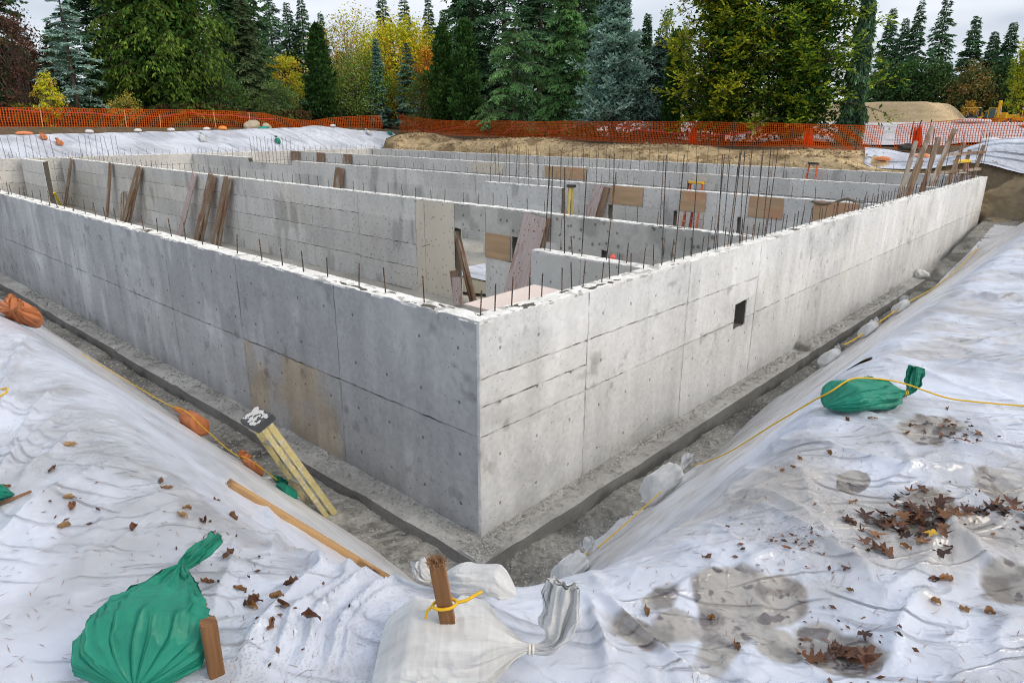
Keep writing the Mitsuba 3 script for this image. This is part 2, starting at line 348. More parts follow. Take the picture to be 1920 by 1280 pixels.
# gravel bed in the gap between the footing and the banks
def gap_strip(along, lo, hi, step):
    s = np.arange(lo, hi, step); t = np.arange(.28, 1.42, max(step, .03))
    S, D = np.meshgrid(s, t, indexing='ij')
    X, Y = (S, -D) if along == 'x' else (-D, S)
    d = D
    Z = floor_z(X, Y)+.05*(fb(X*2.2, Y*2.2)-.5)*2+.03*(fb(X*9, Y*9, 3)-.5)*2+.014*(nz(X*30, Y*30)-.5)
    if along == 'x': Z = Z+.10*np.exp(-((X-.4)/.5)**2)+.05*np.exp(-((X-2.2)/.6)**2)*sstep(.9, .3, D)
    else: Z = Z+.02
    return grid_mesh(X, Y, Z, flip=(along == 'x'))
g1, g2 = gap_strip('x', -1.45, 9.5, .03), gap_strip('y', -.28, 10, .03)
g3, g4 = gap_strip('x', 9.5, 31, .12), gap_strip('y', 10, 26, .12)
for g in (g1, g2, g3, g4):
    if g.face_normals[:, 2].mean() < 0: g.invert()
add('gravel_path', cat(g1, g2, g3, g4), 'gravel_bed', smooth=True, kind='structure', label='wet grey gravel floor of the gap between footing and banks')
X, Y = np.meshgrid(np.arange(.1, 27.3, .25), np.arange(.1, 38.3, .25), indexing='ij')
add('dirt_floor', grid_mesh(X, Y, .0+.10*(fb(X*.8, Y*.8)-.5)+.04*(nz(X*3, Y*3)-.5)), 'inner_dirt', smooth=True, kind='structure', label='grey dirt floor inside the foundation')
# ramp beyond the far right corner
X, Y = np.meshgrid(np.arange(26.5, 31, .15), np.arange(-7, .6, .15), indexing='ij')
e = sstep(27.9, 28.75, X+.12*(Y)*.3+.25*(fb(X*1.1, Y*1.1)-.5))
Z = lerp(np.full_like(X, .35), plateau(X, Y)-.03, e)+.08*(fb(X*3, Y*3)-.5)*sstep(27.5, 28, X)
m = grid_mesh(X, Y, Z)
add('dirt_bank', m, 'bank_soil', smooth=True, kind='structure', label='brown cut dirt bank beyond the far right corner of the foundation')

# ------------------------------------------------------------------ foundation
def footing():
    pts = []
    w = .34
    L = 26.
    rg = np.random.default_rng(3)
    def arm(along, lo, hi):
        s = np.arange(lo, hi, .05 if hi < 12 else .15); t = np.linspace(-.02, w, 10)
        S, D = np.meshgrid(s, t, indexing='ij')
        Z = .018*(fb(S*3, D*6, 0 if along == 'x' else 9)-.5)*2+.022*sstep(.16, 0, D)*(.5+fb(S*5, D*3, 2)) - .004
        off = .012*(fb(S*1.1, 0*S, 5 if along == 'x' else 6)-.5)*2 + .02*(np.floor(S/2.6+.3) % 2)*(along == 'y')
        D = D + off*sstep(.2, w, D)
        X, Y = (S, -D) if along == 'x' else (-D, S)
        top = grid_mesh(X, Y, Z)
        if top.face_normals[:, 2].mean() < 0: top.invert()
        xe, ye, ze = X[:, -1], Y[:, -1], Z[:, -1]
        zz = np.linspace(0, 1, 4)
        side = grid_mesh(np.repeat(xe[:, None], 4, 1), np.repeat(ye[:, None], 4, 1), ze[:, None]*(1-zz)+(-.45)*zz)
        outw = (0, -1, 0) if along == 'x' else (-1, 0, 0)
        if (side.face_normals@np.array(outw)).mean() < 0: side.invert()
        return [top, side]
    k = thing('footing', 'low grey concrete footing strip running along the base of the outer walls', 'footing')
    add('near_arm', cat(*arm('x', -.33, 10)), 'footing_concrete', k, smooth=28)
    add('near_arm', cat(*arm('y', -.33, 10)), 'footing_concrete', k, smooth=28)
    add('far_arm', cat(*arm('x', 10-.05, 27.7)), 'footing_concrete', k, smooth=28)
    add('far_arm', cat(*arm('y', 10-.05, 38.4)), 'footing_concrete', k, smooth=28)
footing()

def wall(key, axis, pos, lo, hi, th, face, us, vs, mats, openings=(), z0=0.0, z1=HW, core='mortar', seed=0, topvar=.02, jit=.009, step=.10, matfn=None):
    """a cast wall: axis 'x' or 'y' is its run, pos its front plane, face the sign of the front normal across"""
    rg = np.random.default_rng(seed+100)
    pt = .02
    op = unary_union([sg.box(*o) for o in openings]) if openings else None
    def place(poly, thick, front):
        """extrude a (u, z) polygon from depth front to front+thick behind the front plane"""
        ms = []
        for g in getattr(poly, 'geoms', [poly]):
            if g.is_empty or g.area < 1e-4: continue
            m = trimesh.creation.extrude_polygon(g, thick, engine='earcut')
            if abs(abs(m.volume)/thick-g.area) > .002: m = trimesh.creation.extrude_polygon(sg.box(*g.bounds) if len(g.interiors) == 0 and g.area > .97*sg.box(*g.bounds).area else g.buffer(-.001).simplify(.004), thick, engine='earcut')
            v = m.vertices.copy(); u, z, w = v[:, 0], v[:, 1], v[:, 2]
            c = pos-face*(front+w)
            m.vertices = np.stack([u, c, z], 1) if axis == 'x' else np.stack([c, u, z], 1)
            if m.volume < 0: m.invert()
            ms.append(m)
        return cat(*ms) if ms else None
    body = sg.box(lo+.03, z0, hi-.03, z1-.012)
    if op is not None: body = body.difference(op)
    add('core', place(body, th-2*pt+.0, pt), core, key)
    back = sg.box(lo+.032, z0, hi-.032, z1-.01)
    if op is not None: back = back.difference(op.buffer(.003, join_style=2))
    add('back_face', place(back, pt-.001, th-pt), 'concrete_in', key)
    uu = [lo]+[u for u in us if lo+.05 < u < hi-.05]+[hi]
    n = 0
    for a, b in zip(uu[:-1], uu[1:]):
        col = vs(0.5*(a+b)) if callable(vs) else vs
        zz = [z0]+list(col)+[z1-.004]
        for c, d in zip(zz[:-1], zz[1:]):
            poly = sg.box(a+.007*(a > lo), c+.007*(c > z0), b-.007*(b < hi), d-.007*(d < z1-.01))
            if op is not None: poly = poly.difference(op)
            if poly.is_empty: continue
            poly = poly.segmentize(step)
            def jitter(g):
                xy = np.array(g.exterior.coords)[:-1]
                xy = xy+rg.uniform(-jit, jit, xy.shape)
                xy[:, 0] = np.clip(xy[:, 0], lo, hi)
                q = sg.Polygon(xy); return q if q.is_valid else g
            poly = sg.MultiPolygon([jitter(g) for g in getattr(poly, 'geoms', [poly]) if g.geom_type == 'Polygon'])
            mt = matfn(.5*(a+b), .5*(c+d)) if matfn else mats[int(rg.integers(len(mats)))]
            m = place(poly, pt-.001, rg.uniform(-.0015, .0015))
            if m is not None: add('panel', m, mt, key)
    # rough top
    s = np.arange(lo, hi+.01, .04 if hi-lo < 29 and abs(pos) < 1 else .09); s[-1] = hi
    t = np.linspace(0, th, 9)
    S, D = np.meshgrid(s, t, indexing='ij')
    Z = z1-.006+topvar*(fb(S*5, D*9, pos)-.45)*2*sstep(0, .03, D)*sstep(0, .03, th-D)+.012*(nz(S*22, D*22, pos)-.5)
    edge = .008*(fb(S*7, 0*S, pos+3)-.5)*2
    D2 = D+edge*(D < .01)-edge*(D > th-.01)
    c = pos-face*D2
    X, Y = (S, c) if axis == 'x' else (c, S)
    top = grid_mesh(X, Y, Z)
    if top.face_normals[:, 2].mean() < 0: top.invert()
    tops = [top]
    for col_, o in ((0, 1), (-1, -1)):
        x, y, z = X[:, col_], Y[:, col_], Z[:, col_]
        st = grid_mesh(np.stack([x, x], 1), np.stack([y, y], 1), np.stack([z, z*0+z1-.03], 1))
        tops.append(st)
    if op is not None:
        ok = []
        for g in openings:
            if g[3] >= z1-.02: ok.append(g)
        if ok:
            cen = top.triangles_center[:, 0 if axis == 'x' else 1]
            keep = ~np.any([(cen > g[0]) & (cen < g[2]) for g in ok], axis=0)
            top.update_faces(keep); tops = [top]
    add('top', cat(*tops), 'concrete_top', key, smooth=True)
def rebar(parent, x, y, z, h, r=.008, lean=.05):
    a, b = rng.normal(0, lean, 2)
    L = h
    p = np.array([[x, y, z-.02], [x+a*L, y+b*L, z+L]])
    add('rebar', tube(p, r, 6), 'rebar_steel', parent)
def stubs(parent, axis, c, lo, hi, gap, h=.27, z=HW, skip=(), r=.008):
    u = lo
    while u < hi:
        if not any(a <= u <= b for a, b in skip):
            cc = c+U(-.03, .03)
            p = (u+U(-.06, .06), cc) if axis == 'x' else (cc, u+U(-.06, .06))
            rebar(parent, *p, z, h*U(.85, 1.15), r)
        u += gap*U(.92, 1.08)
L25 = [2.5*k for k in range(1, 16)]; R244 = [1.83+2.44*k for k in range(0, 12)]
def wthing(name, label):
    k = thing(name, label, 'concrete wall'); labels[k]['kind'] = 'thing'; return k
kL = wthing('foundation_wall', 'long grey outer foundation wall on the left of the near corner')
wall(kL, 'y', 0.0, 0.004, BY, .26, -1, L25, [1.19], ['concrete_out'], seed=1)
stubs(kL, 'y', .15, .95, 38, .60)
kR = wthing('foundation_wall', 'pale outer foundation wall on the right with a square hole in it')
def rv(u):
    return [1.19, 1.52, 1.83] if u < 1.83 else [1.19, 1.83] if u < 6.6 else [1.2]
wall(kR, 'x', 0.0, 0.0, BX, .26, -1, R244, rv, ['concrete_out'], openings=[(5.92, 1.06, 6.36, 1.50)], seed=2)
stubs(kR, 'x', .2, .15, 27.2, .262, h=.28)
for x in (3.75, 4.1, 4.6, 5.35, 5.42, 5.78, 5.86, 6.2, 6.3, 6.75, 7.1, 7.25): rebar(kR, x, .17, HW, U(1.42, 1.5), .008, .03)
for x in (18.4, 20.6, 22.9, 25.2, 26.6, 27.1): rebar(kR, x, .17, HW, U(1.5, 1.75), .009, .03)
# inner walls run like the left one
Y244 = [1.95+2.44*k for k in range(0, 16)]
W1J = [2.0, 4.5, 6.77, 7.83, 8.95, 9.3, 11.8, 14.2, 16.6, 19.05, 21.5, 23.9, 26.3, 28.8, 31.2, 33.6, 36.0]
def w1v(u):
    if u < 7.8: return [1.24] if u < 6.8 else []
    if u < 9.3: return []
    if u < 11.8: return [.62, 1.24]
    return [.64, 1.25, 1.85]
def w1m(u, z):
    if 6.77 < u < 7.83: return 'concrete_spot'
    if u < 7.85: return 'concrete_spot' if z > 1.3 else 'concrete_in'
    return 'concrete_warm' if u < 9.3 else 'concrete_in'
kA = wthing('inner_wall', 'long inner concrete wall nearest the left wall with boards leaning on it')
wall(kA, 'y', 7.0, .26, 37.9, .26, -1, W1J, w1v, None, matfn=w1m, openings=[(6.77, -.1, 7.85, 1.83), (4.56, .7, 5.92, 1.83), (.65, .7, 3.45, 1.83)], seed=3)
stubs(kA, 'y', 7.13, .6, 37.5, .55)
for y in (.9, 2.2, 3.3): rebar(kA, 7.13, y, HW, 1.3, .008, .02)
add('tie_rod', tube([(6.99, 8.75, 1.32), (6.78, 8.85, 1.26)], .008, 5), 'rebar_steel', kA)
add('plywood_patch', box(6.985, 6.36, 1.54, .02, .80, .58), 'plywood', kA)
kB = wthing('low_wall', 'short inner concrete wall with tall bars standing on it behind the near corner')
wall(kB, 'y', 3.4, .26, 2.25, .26, -1, [1.3], [1.22], ['concrete_spot', 'concrete_in'], seed=4)
for y, h in ((2.09, 1.26), (1.98, 1.26), (1.7, 1.25), (1.38, 1.24), (.94, 1.22), (.6, .28), (1.55, .27)): rebar(kB, 3.53, y, HW, h, .009, .03)
kC = wthing('inner_wall', 'second inner concrete wall with two plywood patches and low openings')
wall(kC, 'y', 14.0, .26, BY-.26, .26, -1, Y244, [1.2], ['concrete_in'], seed=5,
     openings=[(6.1, 1.2, 8.1, 1.82), (4.75, 1.0, 5.75, 1.82), (2.9, 1.0, 3.74, 1.82), (27.0, 2.22, 31.4, 2.6)])
stubs(kC, 'y', 14.13, .5, 38, .62, skip=[(27, 31.4)])
for y in np.arange(27.2, 31.4, .36): rebar(kC, 14.13, float(y), 2.22, U(1.2, 1.35), .009, .02)
for y in np.arange(8.2, 13.6, .5): rebar(kC, 14.13, float(y), HW, U(1.05, 1.2), .009, .04)
for y0, y1 in ((6.85, 8.03), (4.74, 5.56), (2.49, 3.44), (.6, 1.7)):
    add('plywood_patch', box(13.975, (y0+y1)/2, 2.14, .02, y1-y0, .56), 'plywood', kC)
kS = wthing('wall_segment', 'short pale concrete wall standing in front of the second inner wall')
wall(kS, 'y', 12.0, 8.45, 11.78, .24, -1, [9.8], [], ['concrete_in'], seed=6)
for y in np.arange(8.6, 11.75, .42): rebar(kS, 12.12, float(y), HW, U(1.0, 1.15), .009, .03)
kD = wthing('inner_wall', 'third inner concrete wall farther back with an orange plywood patch')
wall(kD, 'y', 20.6, .26, BY-.26, .26, -1, Y244, [1.2, 1.85], ['concrete_in'], seed=7, openings=[(7.6, 1.3, 8.9, 2.1)])
stubs(kD, 'y', 20.73, .5, 38, .66)
for y in np.arange(5.2, 14.5, .43): rebar(kD, 20.73, float(y), HW, U(1.05, 1.2), .009, .03)
add('plywood_patch', box(20.575, 15.05, 2.15, .02, 2.3, .5), 'plywood', kD)
add('plywood_patch', box(20.578, 19.9, 2.15, .02, 2.2, .5), 'concrete_warm', kD)
kE = wthing('back_wall', 'rear outer concrete wall in front of the tan earth slope')
wall(kE, 'y', BX-.26, .26, BY, .26, -1, Y244, [1.2], ['concrete_in'], seed=8)
stubs(kE, 'y', BX-.13, .5, 38, .7)
kF = wthing('end_wall', 'far left end wall of the foundation below the white sheeting')
wall(kF, 'x', BY-.26, .26, BX-.27, .26, -1, R244, [.62, 1.24, 1.85], ['concrete_in'], seed=9)
stubs(kF, 'x', BY-.13, .5, 27, .42, h=.3)
for x in list(np.arange(4.7, 7.0, .3))+list(np.arange(8.1, 10.2, .27)): rebar(kF, float(x), BY-.13, HW, U(1.0, 1.1), .010, .05)
kG = wthing('stub_wall', 'short concrete wall stub at the far left end inside the foundation')
wall(kG, 'y', 5.2, 34.2, BY-.53, .26, -1, [36.3], [.62, 1.24, 1.85], ['concrete_in'], seed=10)
# ------------------------------------------------------------------ near plastic sheeting
def qcoord(x, y):
    th = np.arctan2(np.maximum(-y, 0), np.maximum(-x, 1e-9))
    return np.where(x > 0, x+5, np.where(y > 0, -y, 5*th/(np.pi/2)))
RIDGES = []   # (polyline in plan, width, height)
def seg_dist(x, y, a, b):
    a, b = np.asarray(a, float), np.asarray(b, float); ab = b-a
    t = np.clip(((x-a[0])*ab[0]+(y-a[1])*ab[1])/(ab@ab), 0, 1)
    return np.hypot(x-a[0]-t*ab[0], y-a[1]-t*ab[1]), t
RIDGES += [([(-2.54, -3.16), (-2.75, -3.38), (-2.9, -3.52)], .03, .05), ([(-2.51, -3.15), (-2.59, -3.42), (-2.63, -3.63), (-2.67, -3.82)], .035, .05), ([(-2.5, -3.0), (-2.62, -3.13), (-2.79, -3.32)], .03, .04), ([(-2.3, -3.05), (-2.41, -3.14), (-2.5, -3.28)], .03, .03),
    ([(-3.63, -2.72), (-3.44, -2.55), (-3.22, -2.45), (-2.9, -2.2)], .025, .045), ([(-3.58, -2.8), (-3.38, -2.65), (-3.19, -2.56), (-2.85, -2.35)], .022, .045), ([(-3.53, -2.87), (-3.37, -2.7), (-3.23, -2.63), (-2.95, -2.5)], .02, .035), ([(-3.71, -2.64), (-3.47, -2.46), (-3.24, -2.4), (-2.9, -2.0)], .03, .04), ([(-3.79, -2.56), (-3.55, -2.35), (-3.26, -2.24), (-2.9, -1.7)], .03, .03),
    ([(-3.69, -2.19), (-3.52, -1.98), (-3.28, -1.53)], .03, .025), ([(-3.28, -2.3), (-2.9, -1.5), (-2.3, -.7)], .04, .05), ([(-3.31, -2.0), (-2.9, -1.2), (-2.4, -.12)], .05, .05), ([(-2.6, -1.5), (-2.2, -1.0), (-1.8, -.7)], .04, .05),
    ([(-3.83, .33), (-3.55, 1.2), (-3.06, 2.86)], .04, .045), ([(-3.91, -.22), (-3.61, .42), (-3.37, .86)], .035, .04), ([(-4.0, -.42), (-3.73, -.02), (-3.39, .34)], .035, .045), ([(-3.98, -.65), (-3.68, -.25), (-3.38, 0)], .03, .035), ([(-3.73, .78), (-3.46, 1.67), (-3.23, 2.44)], .04, .045), ([(-3.4, 1.42), (-3.58, .91), (-3.78, .34)], .03, .03), ([(-4.13, -1.0), (-3.96, -.84), (-3.7, -.66)], .04, .03),
    ([(-.17, -3.85), (-.15, -4.09), (-.16, -4.4)], .05, .045), ([(.03, -3.74), (.08, -3.99), (.23, -4.35)], .05, .04), ([(-.81, -3.33), (-1.18, -3.59), (-1.37, -3.81)], .04, .035), ([(-1.38, -3.31), (-1.15, -3.44), (-.87, -3.62)], .04, .04), ([(-2.0, -3.05), (-1.3, -3.15), (-.67, -3.07), (-.37, -3.36)], .05, .05), ([(-.66, -3.67), (-.67, -3.94), (-.43, -4.24)], .05, .04),
    ([(-.99, -3.9), (-.57, -3.97), (-.3, -4.02)], .04, .03), ([(-1.49, -4.14), (-1.06, -4.26), (-.8, -4.48)], .05, .045), ([(-1.14, -4.17), (-1.3, -4.37), (-1.39, -4.55)], .05, .05), ([(-1.9, -4.13), (-1.54, -4.19), (-1.31, -4.23)], .04, .03), ([(-2.27, -4.26), (-1.94, -4.23), (-1.59, -4.24)], .04, .035), ([(-2.01, -3.52), (-2.28, -3.48), (-2.44, -3.4)], .035, .03), ([(-1.69, -3.89), (-1.83, -3.66), (-2.06, -3.57)], .04, .035),
    ([(1.52, -3.5), (1.52, -3.96), (1.52, -4.2)], .06, .06), ([(2.45, -3.46), (2.43, -3.79), (2.79, -4.05)], .07, .06), ([(4.75, -3.33), (4.64, -3.6), (4.99, -3.8)], .09, .08), ([(-2.04, -4.54), (-1.85, -4.52), (-1.57, -4.54)], .05, .04)]
PUD = [(-2.24, -3.68, .28, .20, .05), (-2.44, -3.56, .16, .12, .02), (-2.06, -3.80, .17, .11, .02), (-2.30, -3.90, .12, .12, .02), (-2.50, -3.74, .20, .09, .02), (-2.36, -3.44, .12, .08, .015), (-1.05, -4.12, .24, .10, .02), (-.95, -3.75, .12, .07, .0), (-2.20, -4.07, .13, .17, .05), (-2.60, -3.50, .09, .18, .05), (-.48, -4.38, .22, .16, .05), (-1.40, -4.50, .16, .13, .04), (.03, -3.92, .26, .16, .04)]
def sheet_z(x, y):
    x, y = np.asarray(x, float), np.asarray(y, float)
    d = pn(x, y); q = qcoord(x, y)
    z = gz(x, y)+.015
    cw = np.exp(-((q-2.3)/2.2)**2)
    top = sstep(2.6, 3.3, d)
    z = z+.085*(fb(q/1.5, d/1.5, 1.)-.5)*(.4+.6*top)
    wx = q+.35*(fb(q/.8, d/.8, 3.)-.5)
    r1 = 1-np.abs(2*nz(wx/.30, d/1.6, 5.)-1)
    r2 = 1-np.abs(2*nz(wx/.11+4, d/.9, 7.)-1)
    m1 = sstep(.42, .62, nz(q/1.1, d/1.3, 9.)); m2 = sstep(.45, .65, nz(q/.6+3, d/.9, 11.))
    z = z+r1**3*m1*(.028+.02*cw)*top+r2**3*m2*(.010+.012*cw)*top
    # cross wrinkles and crinkle on the flat
    def rdg(u, v, k, sd):
        n_ = fb(u, v, sd, 3); return np.clip(1-np.abs(n_-.5)*k, 0, 1)**2
    z = z+top*(.015*rdg((q+d*.6)/.8, (d-q*.6)/2.4, 11, 41.)+.013*rdg((q-d*.9)/.55, (d+q*.9)/1.9, 12, 43.)+.006*rdg((q+d*1.6)/.24, (d-q)/.8, 10, 47.))
    ca = fb((q*.8+d)/.35, (d*.8-q)/.8, 13., 4)
    z = z+.018*(np.abs(ca-.5)*-2+.3)*top*.8+.007*(fb(q/.07, d/.12, 17.)-.5)*top
    # stretched streaks on the slope, running down and along
    sl = 1-top
    k = (q*np.where(x > 0, 1., -1.)*.55+d*1.0)
    st = fb((k)/.16, (d-q*.4)/1.8, 21., 3)
    z = z+sl*(.035*(st-.5)+.05*(fb(q/.9+8, d/.7, 23.)-.5))
    for poly, w, h in RIDGES:
        xs = [p[0] for p in poly]; ys = [p[1] for p in poly]
        near = (x > min(xs)-.5) & (x < max(xs)+.5) & (y > min(ys)-.5) & (y < max(ys)+.5)
        if not np.any(near): continue
        xx, yy = np.atleast_1d(x)[near] if x.ndim else x, np.atleast_1d(y)[near] if y.ndim else y
        best = np.full(np.shape(xx), 9.)
        wob = .05*(fb(xx*3, yy*3, 31.)-.5)*2
        for a, b in zip(poly[:-1], poly[1:]): best = np.minimum(best, seg_dist(xx+wob, yy-wob, a, b)[0])
        along = 1.25*np.minimum(1, .55+.9*fb(xx*1.7, yy*1.7, 33.)-.2)
        e0 = np.hypot(xx-poly[0][0], yy-poly[0][1]); e1 = np.hypot(xx-poly[-1][0], yy-poly[-1][1])
        bumpv = h*np.exp(-(best/(w*.9))**1.3)*along*sstep(-.05, .2, e0)*sstep(-.05, .2, e1)
        if x.ndim: z[near] += bumpv
        else: z = z+bumpv
    for px, py, ax, ay, dp in PUD:
        r = ((x-px)/ax)**2+((y-py)/ay)**2
        z = z-dp*np.exp(-r*.9)*.8
    return z
lq = []
yv = 21.0
while yv > 0:
    lq.append((-1, yv)); yv -= np.clip(np.hypot(yv+4.5, 2)*.0032-.005, .011, .09)
for th in np.linspace(0, np.pi/2, 520): lq.append((0, th))
xv = .012
while xv < 26:
    lq.append((1, xv)); xv += np.clip(np.hypot(xv+4.5, 2)*.0032-.005, .011, .09)
ds = np.concatenate([np.arange(.70, 2.4, .024), np.arange(2.4, 5.0, .0125), np.arange(5.0, 6.2, .1)])
PX, PY = np.zeros((len(lq), len(ds))), np.zeros((len(lq), len(ds)))
for i, (k, v) in enumerate(lq):
    if k == -1: PX[i], PY[i] = -ds, v
    elif k == 1: PX[i], PY[i] = v, -ds
    else:
        c, s = np.cos(v), np.sin(v); n = (c**3+s**3)**(1/3)
        PX[i], PY[i] = -ds*c/n, -ds*s/n
# the lower hem wanders
hem = sstep(1.0, .70, ds)[None]*(.16*(fb(np.arange(len(lq))*.02, 0*np.arange(len(lq)), 3)-.35))[:, None]
PX = np.where(PX < 0, PX-hem*np.where(PY < 0, .6, 1)*(PX < 0), PX); PY = np.where(PY < 0, PY-hem*(PY < 0), PY)
PZ = sheet_z(PX, PY)
sm = grid_mesh(PX, PY, PZ)
cen = sm.triangles_center
tu, tv = (cen[:, 0]-1.45)*.30+(cen[:, 1]+3.0)*.95, (cen[:, 0]-1.45)*.95-(cen[:, 1]+3.0)*.30
torn = (tu/.19)**2+(tv/.075)**2 < 1-.3*(nz(cen[:, 0]*14, cen[:, 1]*14)-.5)
sm.update_faces(~torn); sm.remove_unreferenced_vertices()
if sm.face_normals[:, 2].mean() < 0: sm.invert()
def sheet_col(p, n, uv):
    a = dr.maximum(-p.x, 0); b = dr.maximum(-p.y, 0)
    d = dr.power(a*a*a+b*b*b, 1/3)
    f = FB(p.x*1.3, p.y*1.3, 0., 4); g = FB(p.x*6, p.y*6, p.z*6, 3)
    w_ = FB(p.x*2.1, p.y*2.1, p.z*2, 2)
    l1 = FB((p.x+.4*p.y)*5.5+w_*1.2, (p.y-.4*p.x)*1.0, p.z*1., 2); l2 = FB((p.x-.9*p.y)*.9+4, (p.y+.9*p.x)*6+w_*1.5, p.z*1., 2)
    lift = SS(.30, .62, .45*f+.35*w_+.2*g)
    c = mix(c3(.36, .375, .415), c3(.565, .61, .715), lift)  # grey cling patches, with dark valleys and pale ridges of folds painted in
    c = mix(c, c3(.34, .36, .41), .10*dr.maximum(SS(.045, .0, dr.abs(l1-.52))*SS(.35, .6, w_), SS(.04, .0, dr.abs(l2-.5))*SS(.6, .35, w_)))  # thin dark lines along the bump creases, fold shade painted into the colour
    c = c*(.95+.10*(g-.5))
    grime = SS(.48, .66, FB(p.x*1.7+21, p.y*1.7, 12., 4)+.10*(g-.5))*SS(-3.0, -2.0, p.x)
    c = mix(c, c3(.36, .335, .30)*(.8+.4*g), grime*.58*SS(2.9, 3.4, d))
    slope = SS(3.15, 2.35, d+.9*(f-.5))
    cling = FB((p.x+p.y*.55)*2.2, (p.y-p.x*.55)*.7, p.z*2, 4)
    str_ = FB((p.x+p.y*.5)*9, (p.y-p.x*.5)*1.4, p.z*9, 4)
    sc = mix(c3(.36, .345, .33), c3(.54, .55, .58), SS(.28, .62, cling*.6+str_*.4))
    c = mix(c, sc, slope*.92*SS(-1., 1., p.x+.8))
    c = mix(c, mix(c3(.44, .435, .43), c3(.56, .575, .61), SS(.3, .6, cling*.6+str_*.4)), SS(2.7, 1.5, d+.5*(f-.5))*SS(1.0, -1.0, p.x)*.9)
    # muddy water showing through where the sheet lies wet on soil
    mud = mi.Float(0.)
    for px, py, ax, ay, dp in PUD:
        r = dr.square((p.x-px)/ax)+dr.square((p.y-py)/ay)
        mud = dr.maximum(mud, SS(1.05, .60, r+2.0*(FB(p.x*4.3, p.y*4.3, 3., 4)-.5)+.9*(g-.5)))
    spots = SS(.66, .74, FB(p.x*2.4+7, p.y*2.4, 9., 4))*SS(2.9, 3.3, d)*.45
    mf = FB(p.x*11+g, p.y*11, 5., 4)
    mudc = mix(c3(.135, .115, .095), c3(.31, .29, .26), SS(.35, .62, mf))
    mudc = mix(mudc, c3(.07, .05, .04), SS(.62, .70, FB(p.x*15+4, p.y*15, 8., 3)))
    c = mix(c, mudc, dr.minimum(mud*.86+spots*.6, .9))
    f1, s1, w1 = VO(p.x*84, p.y*84)
    dm = SS(.50, .60, FB(p.x*1.9+3, p.y*1.9+2, 2., 4))*SS(2.5, 3.0, d)
    drop = SS(.30, .18, f1)*SS(.40, .5, w1)*dm
    return c*(1-.13*drop)
def sheet_bump(p, n, uv):
    a = dr.maximum(-p.x, 0); b = dr.maximum(-p.y, 0)
    d = dr.power(a*a*a+b*b*b, 1/3)
    f1, s1, w1 = VO(p.x*84, p.y*84)
    dm = SS(.50, .60, FB(p.x*1.9+3, p.y*1.9+2, 2., 4))*SS(2.5, 3.0, d)
    drop = SS(.36, .12, f1)*SS(.35, .45, w1)*dm
    def rg(n_, k): return dr.square(dr.maximum(1-dr.abs(n_-.5)*k, 0))
    w_ = FB(p.x*2.1, p.y*2.1, p.z*2, 2)
    r1 = rg(FB((p.x+.4*p.y)*5.5+w_*1.2, (p.y-.4*p.x)*1.0, p.z*1., 2), 19)
    r2 = rg(FB((p.x-.9*p.y)*.9+4, (p.y+.9*p.x)*6+w_*1.5, p.z*1., 2), 19)
    r3 = rg(FB(p.x*15+w_*4, p.y*11, p.z*9., 3), 13)
    m_ = SS(.38, .62, w_); k_ = SS(.42, .62, FB(p.x*1.3+9, p.y*1.3, 4., 2))
    return drop*.30+FB(p.x*26, p.y*26, p.z*26, 2)*.35+1.9*r1*m_*(.45+.55*k_)+1.7*r2*(1-m_)*(.4+.6*k_)+.32*r3*(.45+.55*k_)
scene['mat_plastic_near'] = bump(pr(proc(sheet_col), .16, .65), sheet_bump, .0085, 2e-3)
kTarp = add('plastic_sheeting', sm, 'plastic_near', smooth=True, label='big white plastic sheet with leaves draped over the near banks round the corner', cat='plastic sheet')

# soil seen in the torn slot, lying just under the sheet
X, Y = np.meshgrid(np.arange(1.1, 1.85, .03), np.arange(-3.35, -2.65, .03), indexing='ij')
add('slope_soil', grid_mesh(X, Y, gz(X, Y)-.02+.03*(nz(X*9, Y*9)-.5)), 'ground_tan', smooth=True, kind='structure', label='tan soil showing in the torn slot of the sheet on the right bank')
scene['mat_ground_tan'] = pr((.42, .28, .13), .9, .1)

# standing water on the sheet
def water_patch(px, py, ax, ay, lift, label):
    th = np.linspace(0, 2*np.pi, 72, endpoint=False)
    r = 1+.35*(fb(np.cos(th)*1.6+px, np.sin(th)*1.6+py, 4)-.5)*2
    zc = float(sheet_z(np.array([px]), np.array([py]))[0])+lift
    ring = np.stack([px+ax*r*np.cos(th), py+ay*r*np.sin(th), 0*th+zc], 1)
    v = np.vstack([ring, [[px, py, zc]]]); k = np.arange(72)
    f = np.stack([k, (k+1) % 72, k*0+72], 1)
    add('puddle', (v, f), 'water', label=label, cat='puddle', smooth=True)
scene['mat_water'] = {'type': 'thindielectric', 'int_ior': 1.33}
water_patch(-2.20, -4.08, .085, .11, .016, 'shallow muddy puddle holding brown leaves on the sheet at lower right')
water_patch(-2.60, -3.52, .05, .11, .016, 'narrow dark puddle in the fold beside the white bag neck')
water_patch(-.48, -4.40, .14, .09, .016, 'small grey puddle on the sheet at the right edge')

